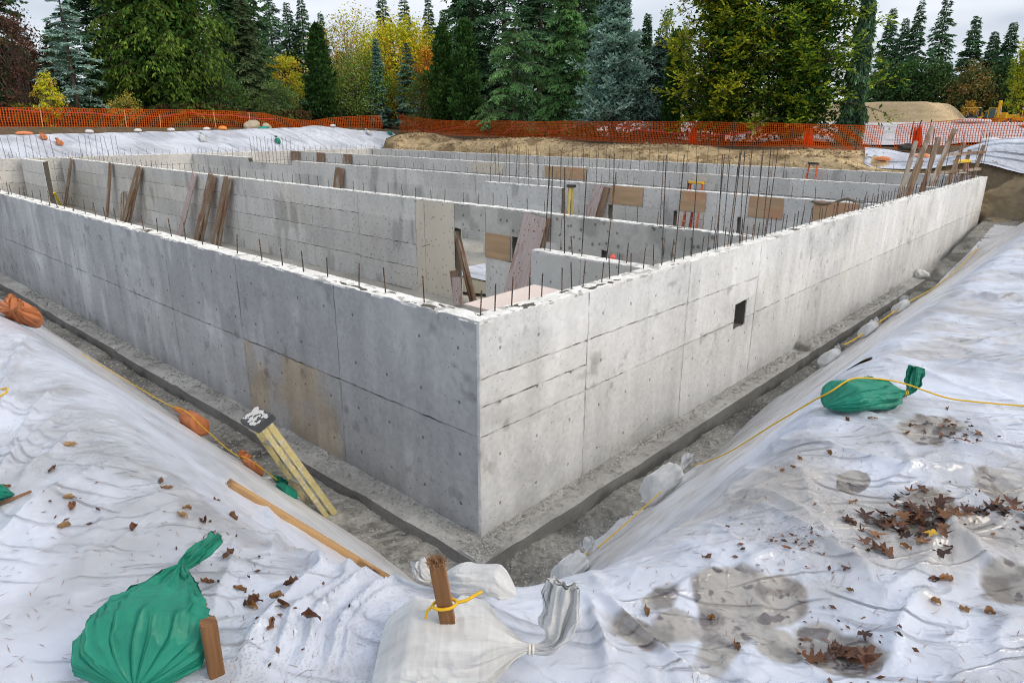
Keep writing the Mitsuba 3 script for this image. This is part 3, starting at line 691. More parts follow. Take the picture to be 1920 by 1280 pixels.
# ------------------------------------------------------------------ far sheets
def sheet_c_far(p, n, uv):
    f = FB(p.x*1.1, p.y*1.1, p.z*1.1, 4)
    k = SS(.3, .65, FB(p.x*.9+p.z, p.y*.5, p.z*1.5, 4))
    return mix(c3(.43, .46, .53), c3(.57, .61, .70), k)*(.92+.16*f)
scene['mat_plastic_far'] = bump(pr(proc(sheet_c_far), .4, .4), lambda p, n, uv: FB(p.x*2.2+p.z*3, p.y*2.2, p.z*1.5, 4)+.8*dr.square(dr.maximum(1-8*dr.abs(FB(p.x*1.3+p.z*1.5, p.y*.5, p.z*.6, 3)-.5), 0)), .14, 1e-2)
def far_sheet(us, vs, fn, lab, mat='plastic_far', amp=.05):
    A, B = np.meshgrid(us, vs, indexing='ij')
    X, Y, Z = fn(A, B)
    Z = Z+amp*(fb(X*.9, Y*.9, 3)-.5)*2+.4*amp*(fb(X*3.1+Z*2, Y*3.1, 7)-.5)*2
    m = grid_mesh(X, Y, Z)
    if m.face_normals[:, 2].mean() < 0: m.invert()
    return add('plastic_sheeting', m, mat, smooth=True, label=lab, cat='plastic sheet')
def edge_hi(x): return np.interp(x, [-6, 4, 6, 12, 18, 23, 25.2, 28, 31.5], [42.1, 42.2, 42.15, 42.2, 42.2, 42.4, 42.6, 41.7, 41.3])
far_sheet(np.arange(-6, 31.6, .12), np.linspace(0, 1, 36), lambda a, b: (a, BY+.9+(edge_hi(a)+.12*(fb(a*.8, a*0)-.5)-BY-.9)*b, farbank(a, np.minimum(BY+.9+(edge_hi(a)-BY-.9)*b, 42.09))+.05), 'long white plastic sheet on the far left bank below the orange fence')
def rs(a, b):
    y0 = a; x = 28.45+b*(2.4+.25*(fb(a*.9, a*0, 4)-.5)); x = np.where(a > 2.2, x+(a-2.2)*.35*(1-b), x)
    return x, y0+.5*b*(a > 3), np.maximum(plateau(x, y0), 2.42)+.05+.1*b
far_sheet(np.arange(-9, 5.1, .1), np.linspace(0, 1, 30), rs, 'white plastic sheet over the bank behind the lumber at far right')
def hill(a, b):
    x = 35.5+6.2*b+.5*(fb(a*.3, a*0, 2)-.5); z = lerp(plateau(35.5+0*a, a), 4.33+.1*(fb(a*.5, a*0, 6)-.5), sstep(-.05, 1, b))+.10
    return x, a, z
scene['mat_plastic_hill'] = bump(pr(proc(lambda p, n, uv: c3(.52, .50, .54)*(.7+.6*FB(p.x*.4+p.z*3, p.y*.35, p.z*4, 4))), .45, .4), lambda p, n, uv: FB(p.x*1.2+p.z*5, p.y*.6, p.z*3, 4), .30, 1.5e-2)
far_sheet(np.arange(-26, 26, .22), np.linspace(0, 1, 30), hill, 'wide wrinkled plastic sheet over the raised bank behind the right fence', 'plastic_hill', .07)
X, Y = np.meshgrid(np.concatenate([np.arange(41, 70, 1.), np.arange(70, 215, 6)]), np.arange(-90, 90, 2.), indexing='ij')
add('raised_ground', grid_mesh(X, Y, 4.27+.06*(fb(X*.4, Y*.4)-.5)-.35*sstep(10, 26, Y)*sstep(80, 60, X)-1.2*sstep(20, 34, Y)*sstep(80, 60, X)), 'ground_soil', smooth=True, kind='structure', label='raised dirt yard behind the sheeted bank on the right')
# ------------------------------------------------------------------ trees
def leaf_quads(P, D, W, L, w, sag=None):
    """rhombic leaves: base points P, unit directions D, width directions W"""
    L = np.broadcast_to(L, (len(P),))[:, None]; w = np.broadcast_to(w, (len(P),))[:, None]
    a = P; b = P+.45*L*D+w*W; c = P+L*D; d = P+.45*L*D-w*W
    if sag is not None: c = c-np.array([0, 0, 1.])*sag*L
    v = np.stack([a, b, c, d], 1).reshape(-1, 3)
    k = np.arange(len(P))*4
    f = np.vstack([np.stack([k, k+1, k+2], 1), np.stack([k, k+2, k+3], 1)])
    return trimesh.Trimesh(v, f, process=False)
def tubes(A, B, ra, rb, sides=3):
    """many straight tapered twigs at once"""
    t = unit(B-A); h = np.where(np.abs(t[:, 2:]) < .9, [[0, 0, 1.]], [[1., 0, 0]])
    a = unit(np.cross(t, h)); b = np.cross(t, a)
    ang = np.arange(sides)*2*np.pi/sides
    ring = np.cos(ang)[None, :, None]*a[:, None]+np.sin(ang)[None, :, None]*b[:, None]
    v = np.concatenate([A[:, None]+ring*np.reshape(ra, (-1, 1, 1)), B[:, None]+ring*np.reshape(rb, (-1, 1, 1))], 1).reshape(-1, 3)
    k = (np.arange(len(A))*2*sides)[:, None]; j = np.arange(sides)[None]; j2 = (j+1) % sides
    f = np.concatenate([np.stack([k+j, k+j2, k+sides+j2], -1).reshape(-1, 3), np.stack([k+j, k+sides+j2, k+sides+j], -1).reshape(-1, 3)])
    return trimesh.Trimesh(v, f, process=False)
def conifer(seed, H, R, h0=.06, p=.85, nb=150, m=9, n3=4, e0=10, e1=-15, tw=.36, ll=.2, lw=.035, col=(.03, .055, .03), tip=None, tipk=1.5, droop=.15, dome=0., bulge=.12, up=0., trunk_r=.018, spread=.5, sparse=0., hang=0., var=.3, bare=0., lean=(0, 0), en=9, tv=.18, fill=0):
    r = np.random.default_rng(seed)
    h = np.sort(h0+(1-h0)*(1-(r.random(nb))**.95*1.0)); h = np.linspace(h0, .985, nb)+r.uniform(-.5, .5, nb)/nb
    t = np.clip((h-h0)/(1-h0), 0, 1)
    prof = (1-t)**p if dome == 0 else np.sqrt(np.clip(1-((t-.22)/(.78+.0))**2, 0, 1))*np.where(t < .22, .75+.25*t/.22, 1)*dome+(1-dome)*(1-t)**p
    az = np.arange(nb)*2.39996+r.uniform(-.5, .5, nb)
    L = R*(prof*r.uniform(.72, 1.12, nb)+.02)*(1+bulge*(r.random(nb)-.5)*2)*(.72+.56*nz(np.cos(az)*1.3+seed, np.sin(az)*1.3, h*5.5))
    if sparse: L = L*np.where(r.random(nb) < sparse, .45, 1)
    a0, a1 = np.radians(e0+up*t*40+r.normal(0, en, nb)), np.radians(e1+up*t*40+r.normal(0, en, nb))
    hd = np.stack([np.cos(az), np.sin(az), 0*az], 1); zd = np.array([0, 0, 1.]); sd = np.stack([-np.sin(az), np.cos(az), 0*az], 1)
    org = np.stack([lean[0]*h, lean[1]*h, h*H], 1)
    ns = 7; S = np.linspace(0, 1, ns); pts = np.zeros((nb, ns, 3)); pts[:, 0] = org
    for k in range(1, ns):
        e = a0+(a1-a0)*(S[k]-.5/(ns-1))
        pts[:, k] = pts[:, k-1]+(L/(ns-1))[:, None]*(hd*np.cos(e)[:, None]+zd*np.sin(e)[:, None])
    # twigs along both sides and the tip
    sj = np.linspace(.12 if not bare else bare, 1.0, m)
    Ps, Ds, Ls, Bs, Ts = [], [], [], [], []
    for side in (-1, 1, 0):
        for s in (sj if side else (.72, .9)):
            ss = np.clip(s+r.uniform(-.05, .05, nb), 0, .999); i = np.minimum((ss*(ns-1)).astype(int), ns-2); f = ss*(ns-1)-i
            P = pts[np.arange(nb), i]*(1-f)[:, None]+pts[np.arange(nb), i+1]*f[:, None]
            Tn = unit(pts[np.arange(nb), i+1]-pts[np.arange(nb), i])
            a = r.uniform(.7, 1.15, nb)
            D = unit(Tn*np.cos(a)[:, None]*1.1+side*sd*np.sin(a)[:, None]*spread*2+zd*(r.normal(-droop, tv, nb))[:, None])
            Ps.append(P); Ds.append(D); Ls.append(L*tw*(1.05-.62*s)*r.uniform(.6, 1.2, nb)+ll*.7); Bs.append(np.arange(nb)); Ts.append(np.full(nb, s))
    P, D, LL, BI, TT = (np.concatenate(x) for x in (Ps, Ds, Ls, Bs, Ts))
    q = []
    for k in range(n3):
        u = (k+.35)/n3
        pos = P+D*(LL*u)[:, None]-zd*(hang*LL*u*u)[:, None]
        for s2 in (-1, 1):
            side = np.cross(D, zd); side = unit(side)
            dd = unit(D*.9+side*s2*r.uniform(.2, .9, (len(P), 1))+zd*(r.normal(-droop-hang*1.2, .22, (len(P), 1)))+r.normal(0, .12, (len(P), 3)))
            q.append((pos, dd, u))
    PP = np.concatenate([x[0] for x in q]); DD = np.concatenate([x[1] for x in q])
    W = unit(np.cross(DD, unit(r.normal(0, 1, DD.shape)+zd*1.2)))
    n = len(PP); bi = np.tile(BI, len(q)); size = r.uniform(.65, 1.3, n)*np.clip(.30+1.5*L[bi]/R, .3, 1)
    m_ = leaf_quads(PP, DD, W, ll*size, lw*size)
    bt = np.tile(TT, len(q)); ul = np.concatenate([np.full(len(P), x[2]) for x in q])
    c = np.array(col)[None]*np.ones((n, 3))
    if tip is not None:
        k = np.clip((.55*bt+.55*ul), 0, 1)**tipk*r.uniform(.5, 1.15, n)
        k = k*np.clip(.35+1.1*r.random(nb)[bi], 0, 1)
        c = c*(1-k[:, None])+np.array(tip)[None]*k[:, None]
    br = (1+var*r.normal(0, 1, nb))[bi].clip(.5, 1.7)*r.uniform(.7, 1.3, n)
    c = np.clip(c*br[:, None], .004, .7)
    if fill:
        i0 = r.integers(0, nb, fill); s0 = r.uniform(.02, .8, fill)**.8; k0 = np.minimum((s0*(ns-1)).astype(int), ns-2)
        P0 = pts[i0, k0]*(1-(s0*(ns-1)-k0))[:, None]+pts[i0, k0+1]*(s0*(ns-1)-k0)[:, None]+r.normal(0, .11*R, (fill, 3))*np.array([.8, .8, 1.1])*(.3+L[i0]/R)[:, None]
        D0 = unit(r.normal(0, 1, (fill, 3))); W0 = unit(np.cross(D0, r.normal(0, 1, (fill, 3))))
        m_ = cat(m_, leaf_quads(P0, D0, W0, ll*r.uniform(1., 1.9, fill), lw*2.0))
        c = np.vstack([c, np.array(col)[None]*r.uniform(.8, 1.6, (fill, 1))])
    tp = np.array([[lean[0]*x, lean[1]*x, H*x] for x in np.linspace(-.03, .97, 12)])
    trunk = tube(tp, np.linspace(H*trunk_r, .02, 12), 8)
    limbs = cat(*[tubes(pts[:, k], pts[:, k+1], L*.012*(1-S[k])+.008, L*.012*(1-S[k+1])+.006) for k in range(0, ns-1)])
    return m_, np.repeat(c, 4, 0), cat(trunk, limbs)
def broadleaf(seed, H, R, base=.25, ncl=90, nl=70, ls=.13, cols=((.06, .09, .02),), wts=None, shape=1.0, cr=.24, trunk_r=.02, gaps=.15, lift=.0, colz=None, hangl=.35):
    r = np.random.default_rng(seed)
    ctr = np.array([0, 0, H*(base+(1-base)*.5)]); half = np.array([R, R, H*(1-base)*.5])
    d = unit(r.normal(0, 1, (ncl, 3))); rad = r.uniform(.35, 1.0, ncl)**.55*r.uniform(.85, 1.08, ncl)
    C = ctr+d*half*rad[:, None]*np.stack([1-.35*shape*np.clip(d[:, 2], 0, 1)]*2+[np.ones(ncl)], 1)
    C[:, 2] = np.maximum(C[:, 2], H*base*.8)
    keep = r.random(ncl) > gaps; C = C[keep]; ncl = len(C)
    idx = np.repeat(np.arange(ncl), nl)
    off = r.normal(0, 1, (len(idx), 3))*np.array([1, 1, .75])*cr*R*r.uniform(.6, 1.25, ncl)[idx][:, None]*.62
    P = C[idx]+off
    D = unit(r.normal(0, 1, P.shape)+off*1.5+np.array([0, 0, -hangl])); W = unit(np.cross(D, unit(r.normal(0, .7, P.shape)+np.array([0, 0, 1.]))))
    s = r.uniform(.6, 1.25, len(P))*ls
    m_ = leaf_quads(P, D, W, s, s*.36, sag=.15)
    ci = r.choice(len(cols), ncl, p=wts)
    if colz is not None: ci = np.where(C[:, 2] > H*colz, r.choice(len(cols), ncl, p=wts), 0)
    c = np.array(cols, float)[ci][idx]
    c = c*(1+.22*r.normal(0, 1, ncl)).clip(.5, 1.6)[idx][:, None]*r.uniform(.7, 1.3, (len(P), 1))
    # limbs
    A, B, ra, rb = [], [], [], []
    tp = np.stack([.06*R*(nz(np.linspace(0, 3, 9), seed)-.5)*4, .06*R*(nz(np.linspace(0, 3, 9)+20, seed)-.5)*4, np.linspace(-.1, H*.72, 9)], 1)
    trunk = tube(tp, np.linspace(H*trunk_r, H*trunk_r*.3, 9), 8)
    for c0 in C[:min(ncl, 70)]:
        z0 = np.clip(c0[2]-r.uniform(.25, .55)*H*(1-base), H*base*.55, H*.7)
        a = np.array([np.interp(z0, tp[:, 2], tp[:, 0]), np.interp(z0, tp[:, 2], tp[:, 1]), z0])
        mid = a*.5+c0*.5+np.array([0, 0, -.05*H])+r.normal(0, .04*R, 3)
        A += [a, mid]; B += [mid, c0]; ra += [H*.006, H*.004]; rb += [H*.004, H*.0015]
    limbs = tubes(np.array(A), np.array(B), np.array(ra), np.array(rb), 4)
    return m_, np.repeat(np.clip(c, .004, .75), 4, 0), cat(trunk, limbs)
def plant(name, label, x, y, built, category='tree', group=None, bark='bark', z=None, parts=('trunk', 'crown')):
    m_, c, tr = built
    z = float(gz(x, y))-.05 if z is None else z
    if x > 41 and -20 < y < 45 and x < 210: z = max(z, 4.2 if y < 12 or x > 85 else 3.6)
    k = thing(name, label, category, group)
    m_ = m_.copy(); m_.apply_translation((x, y, z)); tr = tr.copy(); tr.apply_translation((x, y, z))
    add(parts[0], tr, bark, k, smooth=True)
    add(parts[1], m_, 'foliage', k, color=np.clip(c*np.array([[3.3, 3.55, 3.1]])/(1+2.0*c.max(1, keepdims=True)), 0, .70))
    return k
scene['mat_bark_pale'] = pr((.38, .35, .30), .8, .1)
FIR = dict(col=(.022, .046, .026), tip=(.045, .080, .048), nb=130, m=8, n3=3, ll=.34, lw=.055, e0=8, e1=-22, p=.8, tw=.34, var=.22)
def fir(i, x, y, H, R, lab, **kw):
    plant('fir_tree', lab, x, y, conifer(500+i, H, R, **{**FIR, **kw}))
far = dict(ll=.8, lw=.135, nb=120, m=7, n3=2, trunk_r=.014)
FT = [(27.6, 59.8, 13.1, 2.2, 'dark fir behind the gap right of the big olive green cedar', {}),
    (37.2, 68.3, 14.0, 2.9, 'ragged fir with sky showing through its top, left of two pointed firs', dict(sparse=.35)),
    (39.8, 69.1, 12.8, 2.0, 'pointed dark fir, left one of a close pair behind the dark yew', {}),
    (41.1, 68.3, 13.2, 2.1, 'pointed dark fir, right one of a close pair behind the dark yew', {}),
    (47.7, 74.7, 13.1, 1.3, 'small thin fir top showing left of the pale branched maple', {}),
    (52.0, 67.9, 15.8, 2.1, 'left fir of the dark pair rising behind the golden maple', {}),
    (54.0, 66.3, 15.3, 2.2, 'right fir of the dark pair rising behind the golden maple', {}),
    (53.6, 61.5, 14.4, 1.7, 'slender fir standing alone against the sky right of the golden maple', {}),
    (56.1, 61.9, 13.1, 1.0, 'very thin young fir against the sky beside a slender fir', dict(sparse=.4)),
    (48.0, 35.3, 15.6, 2.6, 'tall dark fir with a bulky top just left of the blue cedar', dict(p=.55)),
    (58.2, 34.7, 10.6, 1.0, 'small conical fir top just right of the blue cedar', {})]
for i, (x, y, H, R, lab, kw) in enumerate(FT): fir(i, x, y, H, R, lab, **{**dict(ll=.40, lw=.065, nb=125, m=8, n3=2), **kw})
FF = [(103.4, 25.2, 14.9, 1.9, 'far fir nearest the golden cypress in the right treeline'), (107.7, 24.6, 14.1, 1.8, 'second far fir from the golden cypress, lower than its neighbours'),
    (104.2, 22.1, 15.6, 1.8, 'far fir with a thin bent top left of the tallest far fir'), (102.9, 18.9, 16.0, 2.7, 'tallest and widest far fir in the right treeline'),
    (105.6, 15.8, 13.4, 2.2, 'broad far fir standing apart right of the tallest far fir'), (107.9, 13.9, 11.6, 1.5, 'small far fir in a gap of the right treeline'),
    (106.2, 11.9, 12.4, 1.6, 'far fir left of the yellow green poplar'), (102.4, 8.6, 14.6, 1.8, 'far fir rising behind the yellow green poplar')]
for i, (x, y, H, R, lab) in enumerate(FF):
    x, y, H, R = CAM[0]+1.6*(x-CAM[0]), CAM[1]+1.6*(y-CAM[1]), H*1.6, R*1.6
    fir(40+i, x, y, H, R, lab, **{**far, 'sparse': .3 if i in (2, 3) else .1, 'p': .75})
TT = [(43.2, 43.8, 17.6, 3.1, 'tall dark fir left of the fir with a bare pale trunk'), (43.8, 40.4, 18.2, 2.9, 'tall fir with a long bare pale trunk showing high up'), (45.9, 37.9, 17.4, 2.9, 'tall ragged fir with a bare trunk right of the deodar top')]
for i, (x, y, H, R, lab) in enumerate(TT):
    plant('fir_tree', lab, x, y, conifer(600+i, H, R, **{**FIR, 'p': .35, 'nb': 170, 'sparse': .4, 'bare': .28, 'm': 8, 'n3': 3, 'll': .36, 'lw': .06}))
CT = [('thuja_tree', 'huge olive green cedar filling the left background', 18.2, 49.8, dict(fill=16000, H=12.6, R=4.9, dome=.75, p=.7, nb=330, m=9, n3=3, e0=28, e1=-28, ll=.30, lw=.055, col=(.016, .034, .009), tip=(.070, .094, .018), tipk=1.3, hang=.55, droop=.35, bulge=.25, tw=.28, h0=.01, var=.28)),
    ('fir_tree', 'dark dense fir behind the blue grey spruce at upper left', 17.0, 58.0, dict(H=17, R=4.2, nb=190, p=.6, m=9, n3=3, ll=.42, lw=.075, col=(.018, .038, .02), tip=(.036, .066, .036), e0=8, e1=-24)),
    ('fir_tree', 'dark dense fir behind the purple tree at the left edge', 8.5, 59.0, dict(H=16, R=4.2, nb=190, p=.6, m=9, n3=3, ll=.42, lw=.075, col=(.018, .036, .02), tip=(.036, .062, .036), e0=8, e1=-24)),
    ('fir_tree', 'dark dense fir between the big olive cedar and the dull spruce', 27.0, 55.5, dict(H=15.5, R=3.4, nb=190, p=.55, m=9, n3=3, ll=.38, lw=.07, col=(.018, .038, .02), tip=(.04, .07, .036), e0=8, e1=-24)),
    ('fir_tree', 'tall shaded fir behind the two yews in the middle', 48.5, 50.0, dict(H=17, R=3.6, nb=190, p=.5, m=9, n3=3, ll=.42, lw=.075, col=(.018, .038, .02), tip=(.04, .07, .038), e0=6, e1=-22)),
    ('fir_tree', 'tall shaded fir behind the deodar in the middle', 52.0, 43.0, dict(H=17.5, R=3.6, nb=190, p=.5, m=9, n3=3, ll=.42, lw=.075, col=(.018, .038, .02), tip=(.04, .07, .038), e0=6, e1=-22)),
    ('fir_tree', 'tall shaded fir behind the bright green spruce', 54.5, 38.0, dict(H=17, R=3.4, nb=190, p=.5, m=9, n3=3, ll=.42, lw=.075, col=(.018, .036, .02), tip=(.036, .066, .038), e0=6, e1=-22)),
    ('spruce_tree', 'sparse blue grey spruce behind the yellow shrub at left', 11.6, 49.0, dict(H=9.9, R=2.5, nb=85, m=9, n3=4, e0=6, e1=-14, ll=.17, lw=.04, col=(.055, .09, .085), tip=(.22, .30, .31), sparse=.3, h0=.03, tw=.4)),
    ('spruce_tree', 'dull green spruce with brown patches left of the yellow maple', 25.4, 52.0, dict(H=10.6, R=2.2, nb=150, col=(.028, .045, .026), tip=(.062, .078, .040), e0=0, e1=-30, ll=.3, lw=.05, n3=3)),
    ('yew_tree', 'dark pyramid shaped yew above the dip in the orange fence', 29.2, 47.4, dict(fill=6000, H=7.8, R=2.05, nb=230, p=.62, col=(.010, .022, .008), tip=(.024, .052, .015), e0=52, e1=62, ll=.24, lw=.045, tw=.22, n3=3, droop=-.3, h0=.03)),
    ('spruce_tree', 'slim blue spruce in front of the golden maple', 33.9, 45.9, dict(H=7.4, R=.8, nb=110, p=.7, col=(.04, .075, .07), tip=(.10, .16, .16), ll=.2, lw=.04, n3=3)),
    ('spruce_tree', 'small dark blue green spruce with tiers of branches at the fence corner', 35.6, 43.9, dict(H=7.1, R=1.45, nb=75, m=9, col=(.022, .05, .042), tip=(.07, .12, .11), e0=2, e1=-6, ll=.22, lw=.045, n3=3)),
    ('yew_tree', 'dark green yew, left one of two behind the gap in the fence', 33.5, 37.2, dict(fill=6000, H=7.5, R=1.8, nb=200, p=.5, col=(.012, .026, .008), tip=(.030, .058, .015), e0=50, e1=65, ll=.26, lw=.05, tw=.2, n3=3, droop=-.3, h0=.03)),
    ('yew_tree', 'dark green yew, right one of two left of the drooping deodar', 33.7, 34.9, dict(fill=6000, H=7.8, R=1.9, nb=200, p=.5, col=(.012, .027, .009), tip=(.028, .056, .016), e0=50, e1=65, ll=.26, lw=.05, tw=.2, n3=3, droop=-.3, h0=.03)),
    ('deodar_tree', 'green deodar with long sweeping branches in the middle of the row', 33.3, 29.6, dict(H=8.2, R=4.3, nb=52, m=14, n3=4, e0=22, e1=-34, p=.62, ll=.22, lw=.045, col=(.024, .052, .022), tip=(.075, .125, .055), tw=.24, hang=.35, droop=.25, sparse=.35, h0=.10, var=.3)),
    ('spruce_tree', 'slim grey green weeping spruce between the deodar and the green spruce', 36.0, 31.0, dict(H=7.5, R=.85, nb=110, p=.6, col=(.035, .062, .05), tip=(.07, .11, .09), e0=-20, e1=-60, ll=.24, lw=.04, hang=.5)),
    ('spruce_tree', 'tall bright green spruce left of the blue cedar', 34.4, 26.0, dict(H=11.2, R=2.5, nb=150, m=10, n3=4, e0=12, e1=-30, ll=.24, lw=.045, col=(.022, .052, .020), tip=(.065, .115, .045), hang=.4, sparse=.2, tw=.34)),
    ('cedar_tree', 'silvery blue cedar in the middle right of the tree row', 33.9, 21.6, dict(fill=6000, H=9.3, R=2.75, nb=190, m=9, n3=4, e0=26, e1=4, p=.75, ll=.19, lw=.046, col=(.050, .080, .076), tip=(.23, .31, .30), tipk=1.2, tw=.30, bulge=.3, h0=.09, droop=-.1, var=.25, en=17, tv=.4)),
    ('spruce_tree', 'dark blue grey spruce just right of the silvery cedar', 36.2, 19.9, dict(H=6.3, R=1.4, nb=130, p=.6, col=(.022, .042, .040), tip=(.07, .10, .105), ll=.2, lw=.042, n3=3)),
    ('yew_tree', 'dark green upright yew touching the left golden cypress', 34.9, 18.0, dict(H=6.1, R=1.15, nb=170, p=.45, col=(.010, .024, .009), tip=(.024, .050, .016), e0=55, e1=68, ll=.24, lw=.045, tw=.2, droop=-.3, h0=.03)),
    ('cypress_tree', 'golden tipped green cypress, left one of the big pair', 33.7, 14.0, dict(H=10.4, R=2.95, nb=330, m=9, n3=5, e0=30, e1=2, fill=14000, dome=.55, p=.75, ll=.165, lw=.038, col=(.012, .025, .005), tip=(.33, .31, .022), tipk=2.5, tw=.30, bulge=.6, h0=.05, droop=-.05, var=.42, en=20, tv=.45)),
    ('cypress_tree', 'golden tipped green cypress, wider right one of the big pair', 35.1, 10.6, dict(H=11.0, R=3.35, nb=360, m=9, n3=5, e0=28, e1=-4, fill=16000, dome=.6, p=.75, ll=.165, lw=.038, col=(.010, .026, .006), tip=(.20, .24, .02), tipk=2.5, tw=.30, bulge=.6, h0=.03, droop=0, var=.42, en=20, tv=.45)),
    ('spruce_tree', 'slender weeping spruce at the right edge of the golden cypress', 35.6, 7.7, dict(H=8.6, R=.85, nb=150, p=.5, col=(.028, .052, .036), tip=(.06, .095, .062), e0=-25, e1=-70, ll=.26, lw=.045, hang=.6, h0=.02))]
for i, (nm, lab, x, y, kw) in enumerate(CT): plant(nm, lab, x, y, conifer(700+i, **kw))
BT = [('plum_tree', 'dark purple leaved tree at the left edge behind the fence', 9.4, 51.6, dict(H=7.6, R=2.0, base=.1, ncl=110, nl=55, ls=.15, cols=((.042, .018, .02), (.03, .02, .015), (.055, .028, .02)), gaps=.1), 'bark', 'tree'),
    ('yellow_shrub', 'bright yellow green young tree standing against the left fence', 9.0, 45.6, dict(H=3.3, R=.85, base=.02, ncl=60, nl=60, ls=.10, cols=((.36, .31, .022), (.28, .27, .02), (.33, .22, .03)), gaps=.15, shape=1.5), 'bark', 'tree'),
    ('bush', 'dense dark green bush right of the big olive cedar', 20.6, 47.8, dict(H=5.6, R=1.9, base=.02, ncl=110, nl=60, ls=.13, cols=((.025, .05, .02), (.035, .06, .022)), gaps=.05), 'bark', 'bush'),
    ('maple_tree', 'small yellow green maple far behind the fence left of the yew', 32.9, 59.2, dict(H=6.9, R=2.0, base=.2, ncl=70, nl=70, ls=.2, cols=((.33, .29, .03), (.24, .25, .03), (.36, .22, .03))), 'bark', 'tree'),
    ('bush', 'low green bush behind the fence left of the pyramid yew', 25.4, 48.2, dict(H=3.7, R=2.1, base=.02, ncl=80, nl=60, ls=.13, cols=((.035, .062, .022), (.05, .07, .025)), gaps=.05), 'bark', 'bush'),
    ('maple_tree', 'half bare maple with pale branches and scattered yellow leaves', 35.1, 51.9, dict(H=10.4, R=3.3, base=.25, ncl=150, nl=34, ls=.2, cols=((.30, .25, .03), (.14, .16, .03), (.40, .30, .03), (.34, .16, .025)), gaps=.2, cr=.3), 'bark_pale', 'tree'),
    ('maple_tree', 'wide olive green tree behind the dip in the orange fence', 33.4, 48.2, dict(H=6.3, R=3.7, base=.08, ncl=170, nl=70, ls=.14, cols=((.050, .092, .020), (.075, .115, .028), (.085, .10, .03)), gaps=.08, shape=.5), 'bark', 'tree'),
    ('maple_tree', 'golden yellow maple with orange top branches', 39.0, 49.6, dict(H=9.9, R=4.9, base=.12, ncl=260, nl=80, ls=.2, cols=((.34, .31, .025), (.42, .34, .025), (.52, .17, .022), (.20, .22, .03)), wts=(.38, .3, .17, .15), gaps=.08, shape=.6), 'bark', 'tree'),
    ('maple_tree', 'rusty orange small maple left of the dark yews', 37.4, 43.4, dict(H=6.9, R=1.35, base=.25, ncl=60, nl=60, ls=.17, cols=((.42, .13, .02), (.30, .10, .02), (.30, .20, .03))), 'bark', 'tree'),
    ('bush', 'olive green bush in front of the dark yews at the fence corner', 33.4, 39.6, dict(H=4.9, R=1.5, base=.03, ncl=80, nl=60, ls=.12, cols=((.045, .06, .015), (.06, .07, .018), (.03, .045, .014)), gaps=.08), 'bark', 'bush'),
    ('poplar_tree', 'slim upright poplar, left one of two against the sky', 57.5, 32.0, dict(H=10.8, R=1.15, base=.1, ncl=120, nl=40, ls=.24, cols=((.055, .085, .035), (.08, .10, .05)), gaps=.1, cr=.35, hangl=-1.2), 'bark', 'tree'),
    ('poplar_tree', 'slim upright poplar, right one of two beside the golden cypress', 58.3, 30.6, dict(H=10.4, R=.8, base=.1, ncl=90, nl=28, ls=.24, cols=((.10, .10, .06), (.09, .11, .055)), gaps=.15, cr=.35, hangl=-1.2), 'bark', 'tree'),
    ('maple_tree', 'dull brown green broad tree in the far right treeline', 97.8, 13.5, dict(H=7.5, R=2.6, base=.05, ncl=100, nl=50, ls=.32, cols=((.055, .058, .022), (.085, .055, .022), (.035, .045, .02)), gaps=.05), 'bark', 'tree'),
    ('bush', 'rusty orange bush at the end of the dirt mound', 94, 12.6, dict(H=2.7, R=1.1, base=.02, ncl=40, nl=40, ls=.26, cols=((.22, .11, .02), (.16, .10, .02))), 'bark', 'bush'),
    ('poplar_tree', 'tall yellow green poplar at the right edge of the photo', 86.5, 6.6, dict(H=10.2, R=1.75, base=.03, ncl=150, nl=50, ls=.26, cols=((.19, .20, .022), (.13, .155, .02), (.24, .23, .03)), gaps=.05, hangl=-.8, shape=.8), 'bark', 'tree'),
    ('bush', 'leafy dark green tree under the far firs nearest the golden cypress', 97.7, 23.2, dict(H=8.4, R=2.5, base=.02, ncl=100, nl=50, ls=.36, cols=((.020, .04, .018), (.03, .052, .022)), gaps=.03), 'bark', 'tree'),
    ('bush', 'leafy dark green tree under the far firs, second from the golden cypress', 98.4, 20.6, dict(H=8.8, R=2.6, base=.02, ncl=100, nl=50, ls=.36, cols=((.022, .045, .018), (.03, .056, .022)), gaps=.03), 'bark', 'tree'),
    ('bush', 'leafy dark green tree below the tallest far fir', 98.9, 17.6, dict(H=7.6, R=2.6, base=.02, ncl=100, nl=50, ls=.36, cols=((.020, .04, .016), (.03, .05, .02)), gaps=.03), 'bark', 'tree'),
    ('bush', 'leafy dark green tree left of the yellow green poplar', 100.2, 10.9, dict(H=7.4, R=2.4, base=.02, ncl=90, nl=50, ls=.36, cols=((.018, .036, .016), (.03, .048, .02)), gaps=.03), 'bark', 'tree'),
    ('yellow_shrub', 'yellowing shrub at the foot of the big olive cedar', 13.6, 46.4, dict(H=2.3, R=1.1, base=.02, ncl=50, nl=50, ls=.11, cols=((.17, .13, .03), (.20, .16, .04), (.09, .085, .025)), gaps=.15), 'bark', 'bush')]
for i, (nm, lab, x, y, kw, bk, ct) in enumerate(BT):
    if x > 80: x, y, kw = CAM[0]+1.6*(x-CAM[0]), CAM[1]+1.6*(y-CAM[1]), {**kw, 'H': kw['H']*1.6, 'R': kw['R']*1.6, 'ls': kw['ls']*1.5}
    plant(nm, lab, x, y, broadleaf(800+i, **kw), category=ct, bark=bk)
